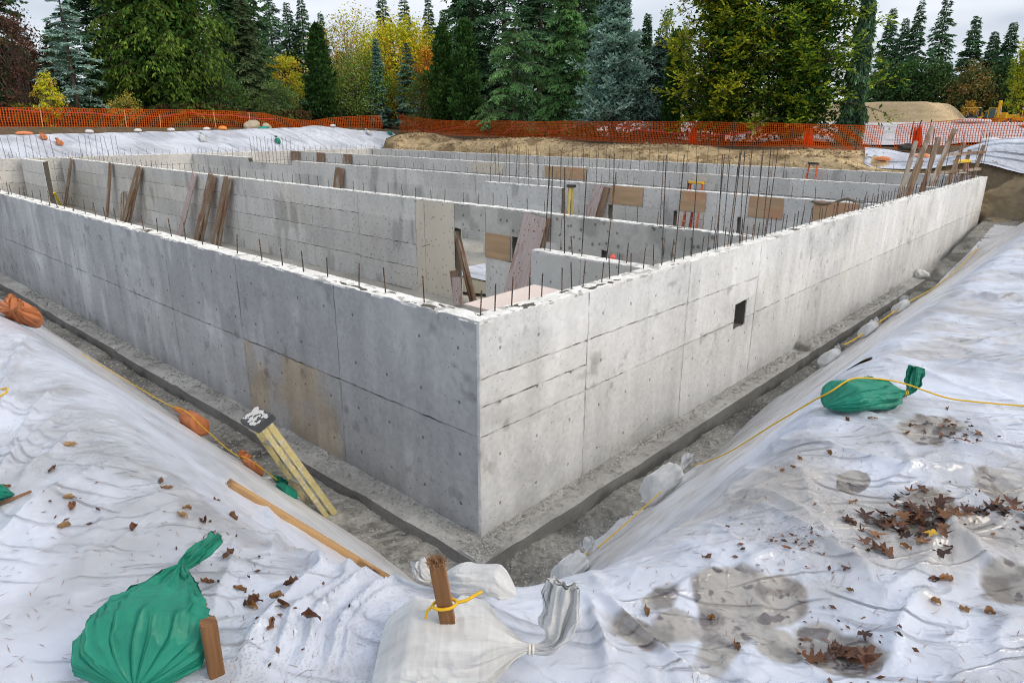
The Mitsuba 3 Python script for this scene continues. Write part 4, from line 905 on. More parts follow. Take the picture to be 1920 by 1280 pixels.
# undergrowth: low scrub under the trees that nobody could count, and the far wood behind everything
r_ = np.random.default_rng(91)
P, C_ = [], []
for a, b, n, h in (((2, 47.2), (28, 47.2), 9000, 1.5), ((26, 49.5), (36, 47), 3500, 1.5), ((37, 44.5), (35.6, 31), 4500, 1.3), ((35.6, 31), (36.6, 16), 1800, .5)):
    t = r_.random(n); off = r_.normal(0, 1.0, n)
    x = a[0]+(b[0]-a[0])*t+off*.35; y = a[1]+(b[1]-a[1])*t+off*.6
    hh = h*(.35+fb(x*.6, y*.6, 2))*r_.random(n)
    P.append(np.stack([x, y, gz(x, y)+hh], 1))
P = np.concatenate(P); D = unit(r_.normal(0, 1, P.shape)); W = unit(np.cross(D, r_.normal(0, 1, P.shape)))
pal = np.array([(.03, .05, .018), (.05, .062, .02), (.06, .045, .02), (.045, .02, .016), (.10, .09, .02)])
c = pal[np.minimum((fb(P[:, 0]*.5, P[:, 1]*.5, 5)*7-.8).clip(0, 4).astype(int), 4)]*r_.uniform(.6, 1.3, (len(P), 1))
add('undergrowth', leaf_quads(P, D, W, .24, .08), 'foliage', color=np.repeat(c*1.9, 4, 0), kind='stuff', label='dark scrubby undergrowth behind the orange fence')
ms, cs = [], []
protos = [conifer(900+i, 9+i, 2.2, **{**FIR, 'nb': 60, 'm': 6, 'n3': 2, 'll': .7, 'lw': .14, 'col': (.018, .036, .02), 'tip': (.035, .062, .036)}) for i in range(3)]
for k in range(46):
    px = r_.uniform(0, 1)
    ang = np.radians(89-62*((k+.5)/46)+r_.uniform(-1, 1)); D_ = r_.uniform(86, 100)*(1 if np.degrees(ang) > 32 else 1.2)
    x, y = CAM[0]+D_*np.cos(ang), CAM[1]+D_*np.sin(ang)
    m_, c, tr = protos[k % 3]
    m_ = m_.copy(); m_.apply_scale(r_.uniform(.8, 1.05)); m_.apply_translation((x, y, 3.9)); ms.append(m_); cs.append(c)
add('far_wood', cat(*ms), 'foliage', color=np.vstack(cs), kind='stuff', label='dark far-off wood closing the background')
# ------------------------------------------------------------------ orange safety fences
ORG = (.74, .14, .028); PINK = (.80, .13, .16)
def fence(label, stations, sp, sw, nh, post_at=(), post='steel', ribbon=None, seed=0, bulge=.05, hw=.018):
    r = np.random.default_rng(seed)
    st = np.array(stations, float)
    cum = np.concatenate([[0], np.cumsum(np.hypot(*np.diff(st[:, :2], axis=0).T))])
    n = int(cum[-1]/sp); s = np.linspace(0, cum[-1], n)
    x, y, zb, zt = (np.interp(s, cum, st[:, k]) for k in range(4))
    zt = zt+.05*(fb(s*.6, s*0, seed)-.5)*2; zb = zb+.03*(fb(s*.9, s*0, seed+5)-.5)
    tx, ty = np.gradient(x), np.gradient(y); l = np.hypot(tx, ty)+1e-9; tx, ty = tx/l, ty/l
    nx, ny = -ty, tx
    m = 7; v = np.linspace(0, 1, m)
    off = bulge*(fb(s[:, None]*.7, v[None]*1.5, seed+9)-.5)*4*np.sin(v*np.pi)[None]+.01
    lat = .12*(fb(s[:, None]*.35, v[None]*2, seed+3)-.5)*np.sin(v*np.pi)[None]
    PXf = x[:, None]+nx[:, None]*off+tx[:, None]*lat; PYf = y[:, None]+ny[:, None]*off+ty[:, None]*lat
    PZf = zb[:, None]+(zt-zb)[:, None]*v[None]
    A = np.stack([PXf, PYf, PZf], -1)
    k = thing('safety_fence', label, 'fence')
    T3 = np.stack([tx, ty, 0*tx], 1)[:, None]
    L_, R_ = A-T3*sw/2, A+T3*sw/2
    vv = np.stack([L_, R_], 2).reshape(-1, 3)                       # (n, m, 2)
    i, j = np.meshgrid(np.arange(n), np.arange(m-1), indexing='ij'); a = (i*m+j)*2
    q = np.stack([a, a+1, a+3, a+2], -1).reshape(-1, 4)
    f1 = np.vstack([q[:, [0, 1, 2]], q[:, [0, 2, 3]]])
    # horizontal strands
    hv = np.linspace(.0, 1, nh); step = 2
    idx = np.arange(0, n, step); vs, fs, base = [vv], [f1], len(vv)
    for h in hv:
        c = A[idx, 0]*(1-h)+A[idx, -1]*h if False else np.stack([np.array([np.interp(h, v, A[ii, :, kk]) for ii in idx]) for kk in range(3)], 1)
        w = hw*(1.6 if h in (0, 1) else 1)
        lo, hi = c-np.array([0, 0, w/2]), c+np.array([0, 0, w/2])
        p = np.stack([lo, hi], 1).reshape(-1, 3); kk = np.arange(len(idx)-1)*2
        q = np.stack([kk, kk+2, kk+3, kk+1], 1)+base
        vs.append(p); fs.append(np.vstack([q[:, [0, 1, 2]], q[:, [0, 2, 3]]])); base += len(p)
    m_ = trimesh.Trimesh(np.vstack(vs), np.vstack(fs), process=False)
    vcol = np.array(ORG)[None]*(.75+.5*fb(m_.vertices[:, 0]*.8, m_.vertices[:, 1]*.8, m_.vertices[:, 2]*2)[:, None])
    add('net', m_, 'net', k, color=vcol, kind='stuff')
    for pa in post_at:
        s0, rise, lean = pa
        px, py, z0, z1 = (np.interp(s0, cum, st[:, kk]) for kk in range(4))
        if post == 'steel': add('post', tube([(px+.02, py, z0-.3), (px+.02+lean, py, z1+rise)], .022, 6), 'paint', k, color=(.035, .035, .04))
        else: add('post', beam((px, py, z0-.3), (px+lean, py, z1+rise), .05, .04, (tx[0], ty[0], 0)), 'paint', k, color=(.75, .30, .15))
    if ribbon:
        for pts in ribbon:
            p = []
            for s0, h in pts:
                px, py, z0, z1 = (np.interp(s0, cum, st[:, kk]) for kk in range(4)); p.append((px, py, z0+(z1-z0)*h))
            p = np.array(p); uu = np.linspace(0, len(p)-1, len(p)*6); p = np.stack([np.interp(uu, np.arange(len(p)), p[:, kk]) for kk in range(3)], 1)
            p[:, 2] -= .10*np.abs(np.sin(uu*np.pi)); nn = np.array([nx[0], ny[0], 0])
            q0 = p+nn*.04-np.array([0, 0, .028]); q1 = p+nn*.04+np.array([0, 0, .028])
            vv = np.stack([q0, q1], 1).reshape(-1, 3); kk = np.arange(len(p)-1)*2
            q = np.stack([kk, kk+2, kk+3, kk+1], 1)
            add('ribbon', (vv, np.vstack([q[:, [0, 1, 2]], q[:, [0, 2, 3]]])), 'net', k, color=PINK)
    return k
fence('long orange mesh fence above the far left bank with a deep sag near its end', [(0, 45, 3.92, 4.98), (8.5, 45, 3.92, 4.98), (18.5, 45, 3.84, 5.0), (22.5, 44.8, 3.80, 4.86), (24.6, 44.6, 3.78, 4.45), (26.0, 44.3, 3.8, 4.36), (27.5, 44, 3.8, 4.55), (31.6, 42.6, 3.75, 4.82)],
      .14, .05, 9, post_at=[(8.3, -.02, .05), (13.0, -.04, .0), (15.1, -.3, .06), (18.9, -.1, -.08), (21.4, 0, 0)], post='wood', ribbon=[[(6.8, .92), (11, .80), (14, .66), (16.2, .74), (17, .9), (20, .80), (23.6, .78)]], seed=1)
fence('orange mesh fence along the top of the tan slope behind the foundation', [(32.6, 41.6, 3.55, 4.82), (32.2, 39.6, 3.45, 4.72), (31.8, 36, 3.40, 4.42), (31.6, 33.4, 3.36, 4.36), (31.5, 26, 3.34, 4.37), (31.5, 15.3, 3.14, 4.40), (31.5, 8.8, 3.22, 4.30), (31.5, 5.0, 3.10, 4.22)],
      .10, .034, 12, post_at=[(s0, U(-.05, .12), U(-.03, .03)) for s0 in (3.5, 6, 8.6, 11.2, 13.8, 16.4, 19.0, 21.6, 24.2, 26.8, 29.4, 32.5, 35.6)], ribbon=[[(.5, 1.1), (4, .18), (6.2, .4), (10, 1.0)], [(12.5, .2), (14, 1.05), (17, .4), (19, .9)], [(21, .95), (25, .55), (29.5, .5), (31, .9)]], seed=2)
fence('orange mesh fence at right in front of the sheeted bank', [(32.2, 4.6, 3.2, 4.30), (32.6, 2, 3.45, 4.55), (32.7, -2, 3.5, 4.60), (32.8, -6, 3.55, 4.62), (33, -12, 3.6, 4.7)],
      .10, .030, 12, post_at=[(.6, .1, .12), (1.3, .1, .1), (6.2, .02, .05), (9.6, .05, .1)], seed=3, hw=.018)
def bunch(x, y, z, h, label):
    r = np.random.default_rng(int(x*10)); P, D = [], []
    n = 60; a = r.uniform(-.22, .22, n)
    A = np.stack([x+.1*r.normal(0, 1, n), y+a*.9, np.full(n, z)], 1); B = np.stack([x+.1*r.normal(0, 1, n), y+a*.6+.1, z+h*r.uniform(.75, 1, n)], 1)
    k = thing('folded_net', label, 'folded net')
    add('strands', leaf_quads(A, unit(B-A), unit(np.cross(B-A, np.array([[1., .3, 0]]))), np.linalg.norm(B-A, axis=1), .025), 'net', k, color=(.85, .10, .02))
    add('stake', tube([(x, y+.3, z-.2), (x, y, z+h+.1)], .025, 6), 'paint', k, color=(.04, .035, .035))
bunch(32.0, 3.6, 3.25, 1.15, 'bright orange bunched netting tied to a dark stake at the fence break')
bunch(31.6, 8.3, 3.2, 1.0, 'orange bunched netting strip hanging on the fence in front of the golden cypress')
bunch(31.6, 14.6, 3.15, 1.1, 'bright orange netting strip at the left golden cypress')
bunch(32.8, -.6, 3.45, 1.2, 'narrow bright orange netting strip hanging on the right fence')

# ------------------------------------------------------------------ sandbags
def weave(base):
    def fn(p, n, uv):
        f = FB(uv.x*9, uv.y*7, 0., 4); w = FB(uv.x*90, uv.y*14, 3., 3); w2 = FB(uv.x*14, uv.y*110, 5., 3)
        return c3(*base)*(.80+.36*(f-.4)+.16*(w-.5)+.14*(w2-.5))
    return fn
def puck(p, n, uv):
    def rg(n_, k): return dr.square(dr.maximum(1-dr.abs(n_-.5)*k, 0))
    return 1.6*rg(FB(uv.x*26, uv.y*3.5, 0., 2), 7)+.9*rg(FB(uv.x*9+3, uv.y*8, 4., 3), 8)+.12*FB(uv.x*160, uv.y*110, 2., 2)
scene['mat_sack_green'] = bump(pr(proc(weave((.012, .25, .165))), .5, .4), puck, .007, 2e-3)
scene['mat_sack_white'] = bump(pr(proc(weave((.63, .64, .65))), .8, .12), puck, .003, 2e-3)
scene['mat_sack_orange'] = bump(pr(proc(weave((.62, .22, .09))), .6, .3), puck, .006, 2e-3)
def sack(L, W, H, seed, tail=.2, tail_dir=(.3, 0, 1.), tail_w=.09, n=110, m=72, zneck=.5, pleats=13, flat=.25, cone=.58, butt=.015, rough=1.):
    r = np.random.default_rng(seed)
    nb_ = int(n*.72); s = np.concatenate([np.linspace(0, 1, nb_), 1+np.linspace(0, 1, n-nb_+1)[1:]])
    body = np.clip(s, 0, 1); tl = np.clip(s-1, 0, 1)
    wsh = np.minimum(1, .78+.5*body**.5)*np.minimum(1, (body/butt+(.25 if butt < .1 else .02))**.5)
    wsh = wsh*(1-(sstep(cone, 1., body) if cone > .5 else np.clip((body-cone)/(1-cone), 0, 1)**1.15)*.93)
    hsh = np.minimum(1, (body/.22)**.55)*(1-(sstep(.62, 1., body) if cone > .5 else np.clip((body-cone-.1)/(.9-cone), 0, 1)**1.2)*.86)
    hw = W/2*wsh; hh = H/2*hsh+.006
    # tail
    fl = sstep(0, .55, tl)
    hw = np.where(s > 1, lerp(W/2*.07, tail_w, fl)*(1-.15*sstep(.8, 1, tl)), hw); hh = np.where(s > 1, lerp(H/2*.14+.004, .013, fl), hh)
    td = unit(np.array(tail_dir, float))
    cx = body*L; cz = lerp(H*.46, H*zneck, sstep(.6, 1, body))*(.35+.65*np.minimum(1, (body/.2)))
    dirx = np.zeros((len(s), 3)); dirx[:] = (1, 0, 0)
    k = sstep(0, .45, tl)[:, None]; dirx = unit(dirx*(1-k)+td*k)
    ctr = np.stack([cx, 0*cx, cz], 1)
    for i in range(1, len(s)):
        if s[i] > 1: ctr[i] = ctr[i-1]+dirx[i]*(tail*(s[i]-s[i-1]))+np.array([0, .03*math.sin(3*tl[i]+seed)*(s[i]-s[i-1]), 0])
    side = unit(np.cross(np.array([[0, 0, 1.]]), dirx)); side[np.linalg.norm(np.cross(np.array([[0, 0, 1.]]), dirx), axis=1) < .2] = (0, 1, 0)
    upd = np.cross(dirx, side)
    tw = tl*U(-.6, .6); side, upd = side*np.cos(tw)[:, None]+upd*np.sin(tw)[:, None], upd*np.cos(tw)[:, None]-side*np.sin(tw)[:, None]
    ph = np.linspace(0, 2*np.pi, m, endpoint=False)
    c, sn = np.cos(ph), np.sin(ph)
    e = .82
    yy = np.sign(c)*np.abs(c)**e; zz = np.sign(sn)*np.abs(sn)**e
    zz = np.where(zz < 0, np.maximum(zz, -1), zz)
    g = sstep(min(cone, .4)-.1, .9, body)*(s <= 1)+(s > 1)*(1-.35*tl)
    wob = fb(np.cos(ph)[None]*1.5+seed, np.sin(ph)[None]*1.5, s[:, None]*.8)*6
    pl = 1+g[:, None]*.24*(1.1-1.9*np.abs(np.sin(.5*pleats*ph[None]+wob*.6))**.7)*np.clip(.4+.8*nz(np.cos(ph)[None]*2.2+9, np.sin(ph)[None]*2.2, s[:, None]*1.2+seed), 0, 1.2)
    def rdg_(u, v, w_, k): return np.clip(1-np.abs(fb(u, v, w_, 3)-.5)*k, 0, 1)**1.5
    cr = 1+.13*(fb(np.cos(ph)[None]*2+seed, np.sin(ph)[None]*2, s[:, None]*4, 4)-.5)*2+rough*.055*(rdg_(np.cos(ph)[None]*2.2+seed+5, np.sin(ph)[None]*2.2, s[:, None]*5, 8)-.4)+rough*.03*(rdg_(np.cos(ph)[None]*5+seed+9, np.sin(ph)[None]*5, s[:, None]*11, 8)-.4)+(s > 1)[:, None]*.35*(fb(np.cos(ph)[None]*2+seed, np.sin(ph)[None]*2, s[:, None]*6+4, 3)-.5)*2
    Yy = hw[:, None]*yy[None]*pl*cr; Zz = hh[:, None]*zz[None]*pl*cr
    low = (s <= 1)[:, None]
    Zz = Zz+(fl*(s > 1))[:, None]*(.014*np.sin(4.2*yy[None]+seed+3*tl[:, None])+.012*np.sin(9*yy[None]+seed*2))
    Zz = np.where(low & (Zz < 0), Zz*(1-flat), Zz)
    V = ctr[:, None]+side[:, None]*Yy[..., None]+upd[:, None]*Zz[..., None]
    V = V.reshape(-1, 3); N_ = len(s)
    i, j = np.meshgrid(np.arange(N_-1), np.arange(m), indexing='ij')
    q = np.stack([i*m+j, i*m+(j+1) % m, (i+1)*m+(j+1) % m, (i+1)*m+j], -1).reshape(-1, 4)
    f = np.vstack([q[:, [0, 1, 2]], q[:, [0, 2, 3]]])
    V = np.vstack([V, [ctr[0]], [ctr[-1]-dirx[-1]*tail*.12]]); kk = np.arange(m)
    f = np.vstack([f, np.stack([(kk+1) % m, kk, kk*0+N_*m], 1), np.stack([(N_-1)*m+kk, (N_-1)*m+(kk+1) % m, kk*0+N_*m+1], 1)])
    uv = np.vstack([np.stack([np.tile(ph/(2*np.pi)*.9, N_), np.repeat(ctr[:, 0]*1.0+tl*tail, m)], 1), [[0, 0], [0, 1]]])
    mesh = trimesh.Trimesh(V, f, process=False)
    if mesh.volume < 0: mesh.invert()
    a = np.linspace(0, 2*np.pi, 15); rw = W/2*.085
    tie = cat(*[tube(np.stack([0*a+L*(1.0+.012*o), rw*np.cos(a), H*zneck+rw*.95*np.sin(a)], 1), .005, 6, cap=False) for o in (-1, 1)])
    return mesh, uv, tie
def frame_on(surf, x, y, az, drop=.0):
    f2 = np.array([math.cos(az), math.sin(az)]); e = .16
    z0 = float(surf(np.array([x]), np.array([y]))[0])
    def g(dx, dy): return float(surf(np.array([x+dx]), np.array([y+dy]))[0])
    fx = unit(np.array([f2[0]*2*e, f2[1]*2*e, g(f2[0]*e, f2[1]*e)-g(-f2[0]*e, -f2[1]*e)]))
    l2 = np.array([-f2[1], f2[0]]); ly = np.array([l2[0]*2*e, l2[1]*2*e, g(l2[0]*e, l2[1]*e)-g(-l2[0]*e, -l2[1]*e)])
    nz_ = unit(np.cross(fx, ly)); ly = np.cross(nz_, fx)
    M = np.eye(4); M[:3, 0], M[:3, 1], M[:3, 2], M[:3, 3] = fx, ly, nz_, (x, y, z0-drop)
    return M
gsurf = lambda x, y: gz(x, y)+.03
def sandbag(label, col, x, y, az_deg, L=.58, W=.36, H=.17, surf=sheet_z, drop=.015, tie=(.65, .45, .03), group=None, name='sandbag', **kw):
    mesh, uv, t = sack(L, W, H, int(abs(x*31+y*17))+3, **kw)
    M = frame_on(surf, x, y, math.radians(az_deg), drop)
    S = np.eye(4); S[0, 3] = -L/2; M = M@S
    mesh.apply_transform(M); t.apply_transform(M)
    k = thing(name, label, 'sandbag', group)
    add('sack', mesh, 'sack_'+col, k, smooth=True, uv=uv)
    add('tie', t, 'rope', k, smooth=True, color=tie)
    return k, M
YEL = (.70, .42, .015)
def rope(label, pts, r=.006, name='rope', cat_='rope', col=YEL, sag=0.0):
    p = np.array(pts, float); uu = np.linspace(0, len(p)-1, (len(p)-1)*14+1)
    from scipy.interpolate import PchipInterpolator as PI_
    q = np.stack([PI_(np.arange(len(p)), p[:, k])(uu) for k in range(3)], 1)
    return add(name, tube(q, r, 6), 'rope', smooth=True, color=col, label=label, cat=cat_)
def sz(x, y): return float(sheet_z(np.array([x]), np.array([y]))[0])
sandbag('green sandbag with a tied neck lying at bottom left of the sheet', 'green', -3.90, -2.23, 52, L=.54, W=.42, H=.27, tail=.20, tail_dir=(.75, -.55, .35), tail_w=.05, tie=(.12, .11, .10), pleats=13, n=170, m=130, cone=.32, zneck=.60, butt=.12)
kW, MW = sandbag('plump white sandbag pierced by a wooden stake at the bottom centre', 'white', -3.24, -3.10, -47, L=.54, W=.42, H=.17, tail=.30, tail_dir=(.10, .22, 1.), tail_w=.062, tie=(.66, .63, .58), pleats=15, n=150, m=110, zneck=.55)
sandbag('small white sandbag lying just behind the staked white one', 'white', -2.86, -2.82, 125, butt=.16, rough=.5, L=.36, W=.24, H=.14, tail=.12, tail_w=.06, drop=.03)
sandbag('green sandbag under a yellow rope on the crest of the right bank', 'green', .15, -3.49, -28, butt=.16, rough=.5, L=.68, W=.34, H=.18, tail=.22, tail_dir=(.28, .1, 1.), tail_w=.045, tie=YEL, pleats=14, n=130, m=100, zneck=.45)
sandbag('white sandbag on the right slope nearest the corner gap, neck tied with a frayed strip', 'white', 1.50, -1.46, 1, butt=.16, rough=.5, L=.80, W=.36, H=.30, tail=.22, tail_w=.085, tail_dir=(1., -.2, .5), tie=(.7, .68, .64))
sandbag('white sandbag with a yellow tied neck at the end of the rope by the corner', 'white', -.58, -1.74, 4, butt=.16, rough=.5, L=.46, W=.30, H=.20, tail=.16, tail_dir=(.7, 0, .8), tie=YEL)
sandbag('white sandbag on the right slope beside the square hole in the wall', 'white', 7.25, -1.26, 3, butt=.16, rough=.5, L=.8, W=.34, H=.20, tail=.2, tail_dir=(.8, 0, .6), n=60, m=40)
sandbag('white sandbag farther along the right slope, second before the far corner', 'white', 9.4, -1.26, 3, butt=.16, rough=.5, L=.9, W=.34, H=.20, tail=.2, tail_dir=(.8, 0, .6), n=60, m=40)
sandbag('white sandbag farther along the right slope, last before the far corner', 'white', 11.9, -1.22, 3, butt=.16, rough=.5, L=1.0, W=.34, H=.2, tail=.2, n=50, m=36)
sandbag('fat orange sandbag on the crest of the left bank at the left edge', 'orange', -2.92, 4.2, 250, butt=.16, rough=.5, L=.75, W=.40, H=.24, tail=.15, n=90, m=60)
sandbag('orange sandbag on a yellow rope halfway down the left slope', 'orange', -1.10, 4.75, 86, butt=.16, rough=.5, L=.85, W=.32, H=.24, tail=.2, tail_dir=(.9, 0, .3), tie=YEL, n=90, m=60)
sandbag('small orange sandbag lowest on the yellow rope of the left slope', 'orange', -1.18, 2.8, 86, L=.45, W=.22, H=.10, tail=.12, tie=YEL, n=70, m=48)
sandbag('green sandbag mostly hidden below the small orange one on the left slope', 'green', -1.16, 2.05, 84, L=.4, W=.22, H=.09, tail=.1, n=60, m=40)
sandbag('green sandbag cut off by the left edge of the photo', 'green', -4.22, -.66, 200, L=.4, W=.3, H=.16, tail=.12, n=80, m=60)
# ropes
rope('yellow rope over the green bag on the right crest and down to the white bag', [(.80, -4.35, sz(.80, -4.35)+.012), (.62, -3.95, sz(.62, -3.95)+.02), (.47, -3.66, sz(.47, -3.66)+.10), (.31, -3.56, sz(.31, -3.56)+.155), (.07, -3.42, sz(.07, -3.42)+.185), (-.10, -3.30, sz(-.10, -3.30)+.13), (.35, -2.85, sz(.35, -2.85)+.05), (1.2, -2.1, sz(1.2, -2.1)+.04), (1.80, -1.52, sz(1.80, -1.52)+.15)], .0055)
rope('yellow rope between the two white bags of the corner gap', [(1.15, -1.5, sz(1.15, -1.5)+.12), (.4, -1.6, sz(.4, -1.6)+.10), (-.32, -1.73, sz(-.32, -1.73)+.11)], .006)
rope('yellow rope along the far part of the right slope', [(7.6, -1.27, sz(7.6, -1.27)+.2), (9.0, -1.2, sz(9, -1.2)+.12), (12, -1.15, sz(12, -1.15)+.12), (16, -1.1, sz(16, -1.1)+.08), (21, -1.05, sz(21, -1.05)+.06)], .012)
rope('yellow rope down the left slope through the orange bags', [(-1.5, 7.5, sz(-1.5, 7.5)+.03), (-1.13, 5.25, sz(-1.13, 5.25)+.17), (-1.10, 4.75, sz(-1.10, 4.75)+.26), (-1.08, 4.2, sz(-1.08, 4.2)+.17), (-1.1, 3.4, sz(-1.1, 3.4)+.06), (-1.16, 2.8, sz(-1.16, 2.8)+.12), (-1.14, 2.2, sz(-1.14, 2.2)+.10)], .007)
rope('loop of yellow rope on the sheet at the left edge', [(-3.95, .95, sz(-3.95, .95)+.02), (-3.72, .78, sz(-3.72, .78)+.012), (-3.66, .86, sz(-3.66, .86)+.02), (-3.78, 1.02, sz(-3.78, 1.02)+.015), (-3.95, 1.1, sz(-3.95, 1.1)+.012)], .006)
# stakes
def uvbox(m):
    v = m.vertices; ext = v.max(0)-v.min(0)
    return np.stack([v[:, 0]+v[:, 1]*.7+1.3, v[:, 2]], 1)
def board(name, label, cat_, p0, p1, w, t, side, mat, group=None, bev=.002, parent=None):
    m = beam((0, 0, 0), (0, 0, np.linalg.norm(np.subtract(p1, p0))), w, t, bev=0)
    m = m.subdivide() if False else m
    q = sg.box(-w/2+bev, -t/2+bev, w/2-bev, t/2-bev).buffer(bev, quad_segs=1)
    L = float(np.linalg.norm(np.subtract(p1, p0)))
    m = trimesh.creation.extrude_polygon(q, L, engine='earcut')
    uv0 = np.stack([m.vertices[:, 0]+m.vertices[:, 1]*.83+rng.uniform(0, 9), m.vertices[:, 2]+rng.uniform(0, 9)], 1)
    a = unit(np.subtract(p1, p0)); s = np.asarray(side, float); s = unit(s-a*(s@a)); n = np.cross(a, s)
    M = np.eye(4); M[:3, 0], M[:3, 1], M[:3, 2], M[:3, 3] = s, n, a, p0
    m.apply_transform(M)
    return add(name, m, mat, parent, label=label, cat=cat_, group=group, uv=uv0)
b0 = np.array([-3.225, -3.075, sz(-3.225, -3.075)+.07]); b1 = b0+np.array([-.045, .012, .335])
kS_ = thing('stake', 'old wooden stake with a splintered top standing through the white bag', 'stake')
board('shaft', None, None, b0, b1, .052, .034, (.72, -.69, 0), 'wood_stake', parent=kS_)
r_ = np.random.default_rng(5); n = 240
P0 = b1+np.stack([r_.uniform(-.03, .03, n)*.72+r_.uniform(-.018, .018, n)*.69, -r_.uniform(-.03, .03, n)*.69+r_.uniform(-.018, .018, n)*.72, r_.uniform(-.012, .004, n)], 1)
D0 = unit(np.stack([r_.normal(0, .7, n), r_.normal(0, .7, n), r_.uniform(.1, 1.2, n)], 1))
add('splintered_top', leaf_quads(P0, D0, unit(np.cross(D0, r_.normal(0, 1, D0.shape))), r_.uniform(.01, .032, n), .0022), 'leaf_dry', kS_, color=(.24, .13, .06), kind='stuff')
rc = b0+np.array([-.02, .006, .155]); a = np.linspace(0, 2*np.pi, 17)
e1, e2 = np.array([.72, -.69, .1]), np.array([.69, .72, 0])
loop = rc+np.outer(np.cos(a)*.042, e1)+np.outer(np.sin(a)*.028, e2)
kt = thing('rope_knot', 'short yellow rope tied round the stake in the white bag', 'rope')
add('loop', tube(loop, .006, 6, cap=False), 'rope', kt, smooth=True, color=YEL)
add('rope_end', tube([rc+.04*e1, rc+.075*e1+np.array([0, 0, .004]), rc+.13*e1+np.array([.02, .02, .012])], .006, 6), 'rope', kt, smooth=True, color=YEL)
add('rope_end', tube([rc-.042*e1, rc-.062*e1+np.array([0, 0, -.02]), rc-.068*e1+np.array([0, 0, -.05])], .005, 6), 'rope', kt, smooth=True, color=YEL)
s0 = np.array([-3.835, -2.535, sz(-3.835, -2.535)-.1])
board('stake', 'square wooden stake standing beside the green bag at the bottom edge', 'stake', s0, s0+np.array([.0, .0, .315]), .05, .046, (.95, -.2, 0), 'wood_stake', bev=.004)
# plank on the left slope
pa = np.array([-2.72, -.22, sz(-2.72, -.22)+.03]); pb = np.array([-1.34, -.50, sz(-1.34, -.50)+.04])
board('plank', 'new wooden two by four lying down the left slope near the ladder', 'plank', pa, pb, .08, .038, (.2, .95, .2), 'wood_new')
pc = pa*.37+pb*.63
board('wood_block', 'small wood block wedged under the plank on the left slope', 'wood block', pc+np.array([-.05, -.16, -.045]), pc+np.array([.09, -.13, -.12]), .07, .04, (0, 1, .2), 'wood_stake')
board('stick', 'thin dark stick lying on the sheet at the left edge', 'stick', (-4.15, -.78, sz(-4.15, -.78)+.012), (-3.93, -.74, sz(-3.93, -.74)+.012), .014, .010, (0, 1, 0), 'wood_stake')

# ------------------------------------------------------------------ ladders
def stepladder(label, top, foot, w, wtop, wbot, rail_c, cap_c, step_c, n=6, depth=.16, splay=.0, rails=.07, bright='paint', rail_mat=None):
    top, foot = np.asarray(top, float), np.asarray(foot, float)
    a = unit(foot-top); w = np.asarray(w, float); w = unit(w-a*(w@a)); d = np.cross(a, w)
    if d[2] > 0: d = -d
    k = thing('stepladder', label, 'stepladder')
    L = np.linalg.norm(foot-top)
    for s in (-1, 1):
        add('front_rail', beam(top+w*s*wtop/2, foot+w*s*wbot/2, rails, .028, d), rail_mat or bright, k, color=None if rail_mat else rail_c)
        add('rear_rail', beam(top+w*s*wtop/2+d*depth*.55, foot+w*s*wbot/2*.95+d*(depth*.6+splay), rails*.8, .025, d), rail_mat or bright, k, color=None if rail_mat else np.array(rail_c)*.8)
    for i in range(1, n):
        t = i/n; c = top+(foot-top)*t; ww = wtop+(wbot-wtop)*t
        add('step', beam(c-w*ww/2, c+w*ww/2, .085, .025, d), bright, k, color=step_c)
    for i in range(1, n, 2):
        t = i/n; c = top+(foot-top)*t+d*(depth*.57+splay*t); ww = wtop+(wbot-wtop)*t
        add('brace', beam(c-w*ww/2, c+w*ww/2, .025, .02, d), bright, k, color=step_c)
    c = beam(top-w*(wtop/2+.04)+d*depth*.25-a*.02, top+w*(wtop/2+.04)+d*depth*.25-a*.02, depth+.09, .085, d, bev=.015)
    add('top_cap', c, 'paint', k, color=cap_c)
    c2 = top+d*depth*.25-a*.056
    return k, top, a, w, d, wtop
lk, lt, la, lw_, ld, wt = stepladder('yellow stepladder with a plaster spattered cap leaning in the gap by the left wall', (-1.30, 2.08, 1.2), (-.64, 1.98, -.24), (0, -1, 0), .27, .45, (.47, .36, .075), (.055, .06, .068), (.35, .35, .34), 5, depth=.15, rail_mat='fibreglass')
r_ = np.random.default_rng(11); n = 70
c0 = lt-la*.064+ld*.04+np.outer(r_.uniform(-.16, .16, n), lw_)+np.outer(r_.uniform(-.09, .09, n), ld)
spl = []
for p in c0:
    an = np.linspace(0, 2*np.pi, 8)[:-1]; rr = r_.uniform(.006, .034)*r_.uniform(.7, 1.2, 7)
    ring = p+np.outer(rr*np.cos(an), lw_)+np.outer(rr*np.sin(an), ld)-la*r_.uniform(.001, .004); kk = np.arange(7)
    spl.append(trimesh.Trimesh(np.vstack([ring, [ring.mean(0)-la*.002]]), np.stack([kk, (kk+1) % 7, kk*0+7], 1), process=False))
add('plaster_spatter', cat(*spl), 'paint', lk, color=(.55, .55, .54), kind='stuff')
stepladder('orange stepladder standing against the back wall with a dark cap', (26.9, 6.35, 2.66), (26.6, 6.38, .1), (0, 1, 0), .34, .55, (.62, .13, .05), (.05, .05, .055), (.55, .55, .55), 7, .16)
stepladder('orange stepladder with a yellow top peeking over the second inner wall', (20.35, 8.4, 2.10), (20.0, 8.4, .05), (0, 1, 0), .5, .65, (.60, .14, .05), (.80, .47, .03), (.55, .55, .55), 7, .16)
stepladder('yellow ladder with a black top at the end of the short wall segment', (11.95, 8.1, 2.50), (11.75, 8.0, .05), (.72, .69, 0), .22, .30, (.50, .40, .14), (.03, .03, .035), (.5, .5, .5), 7, .16)
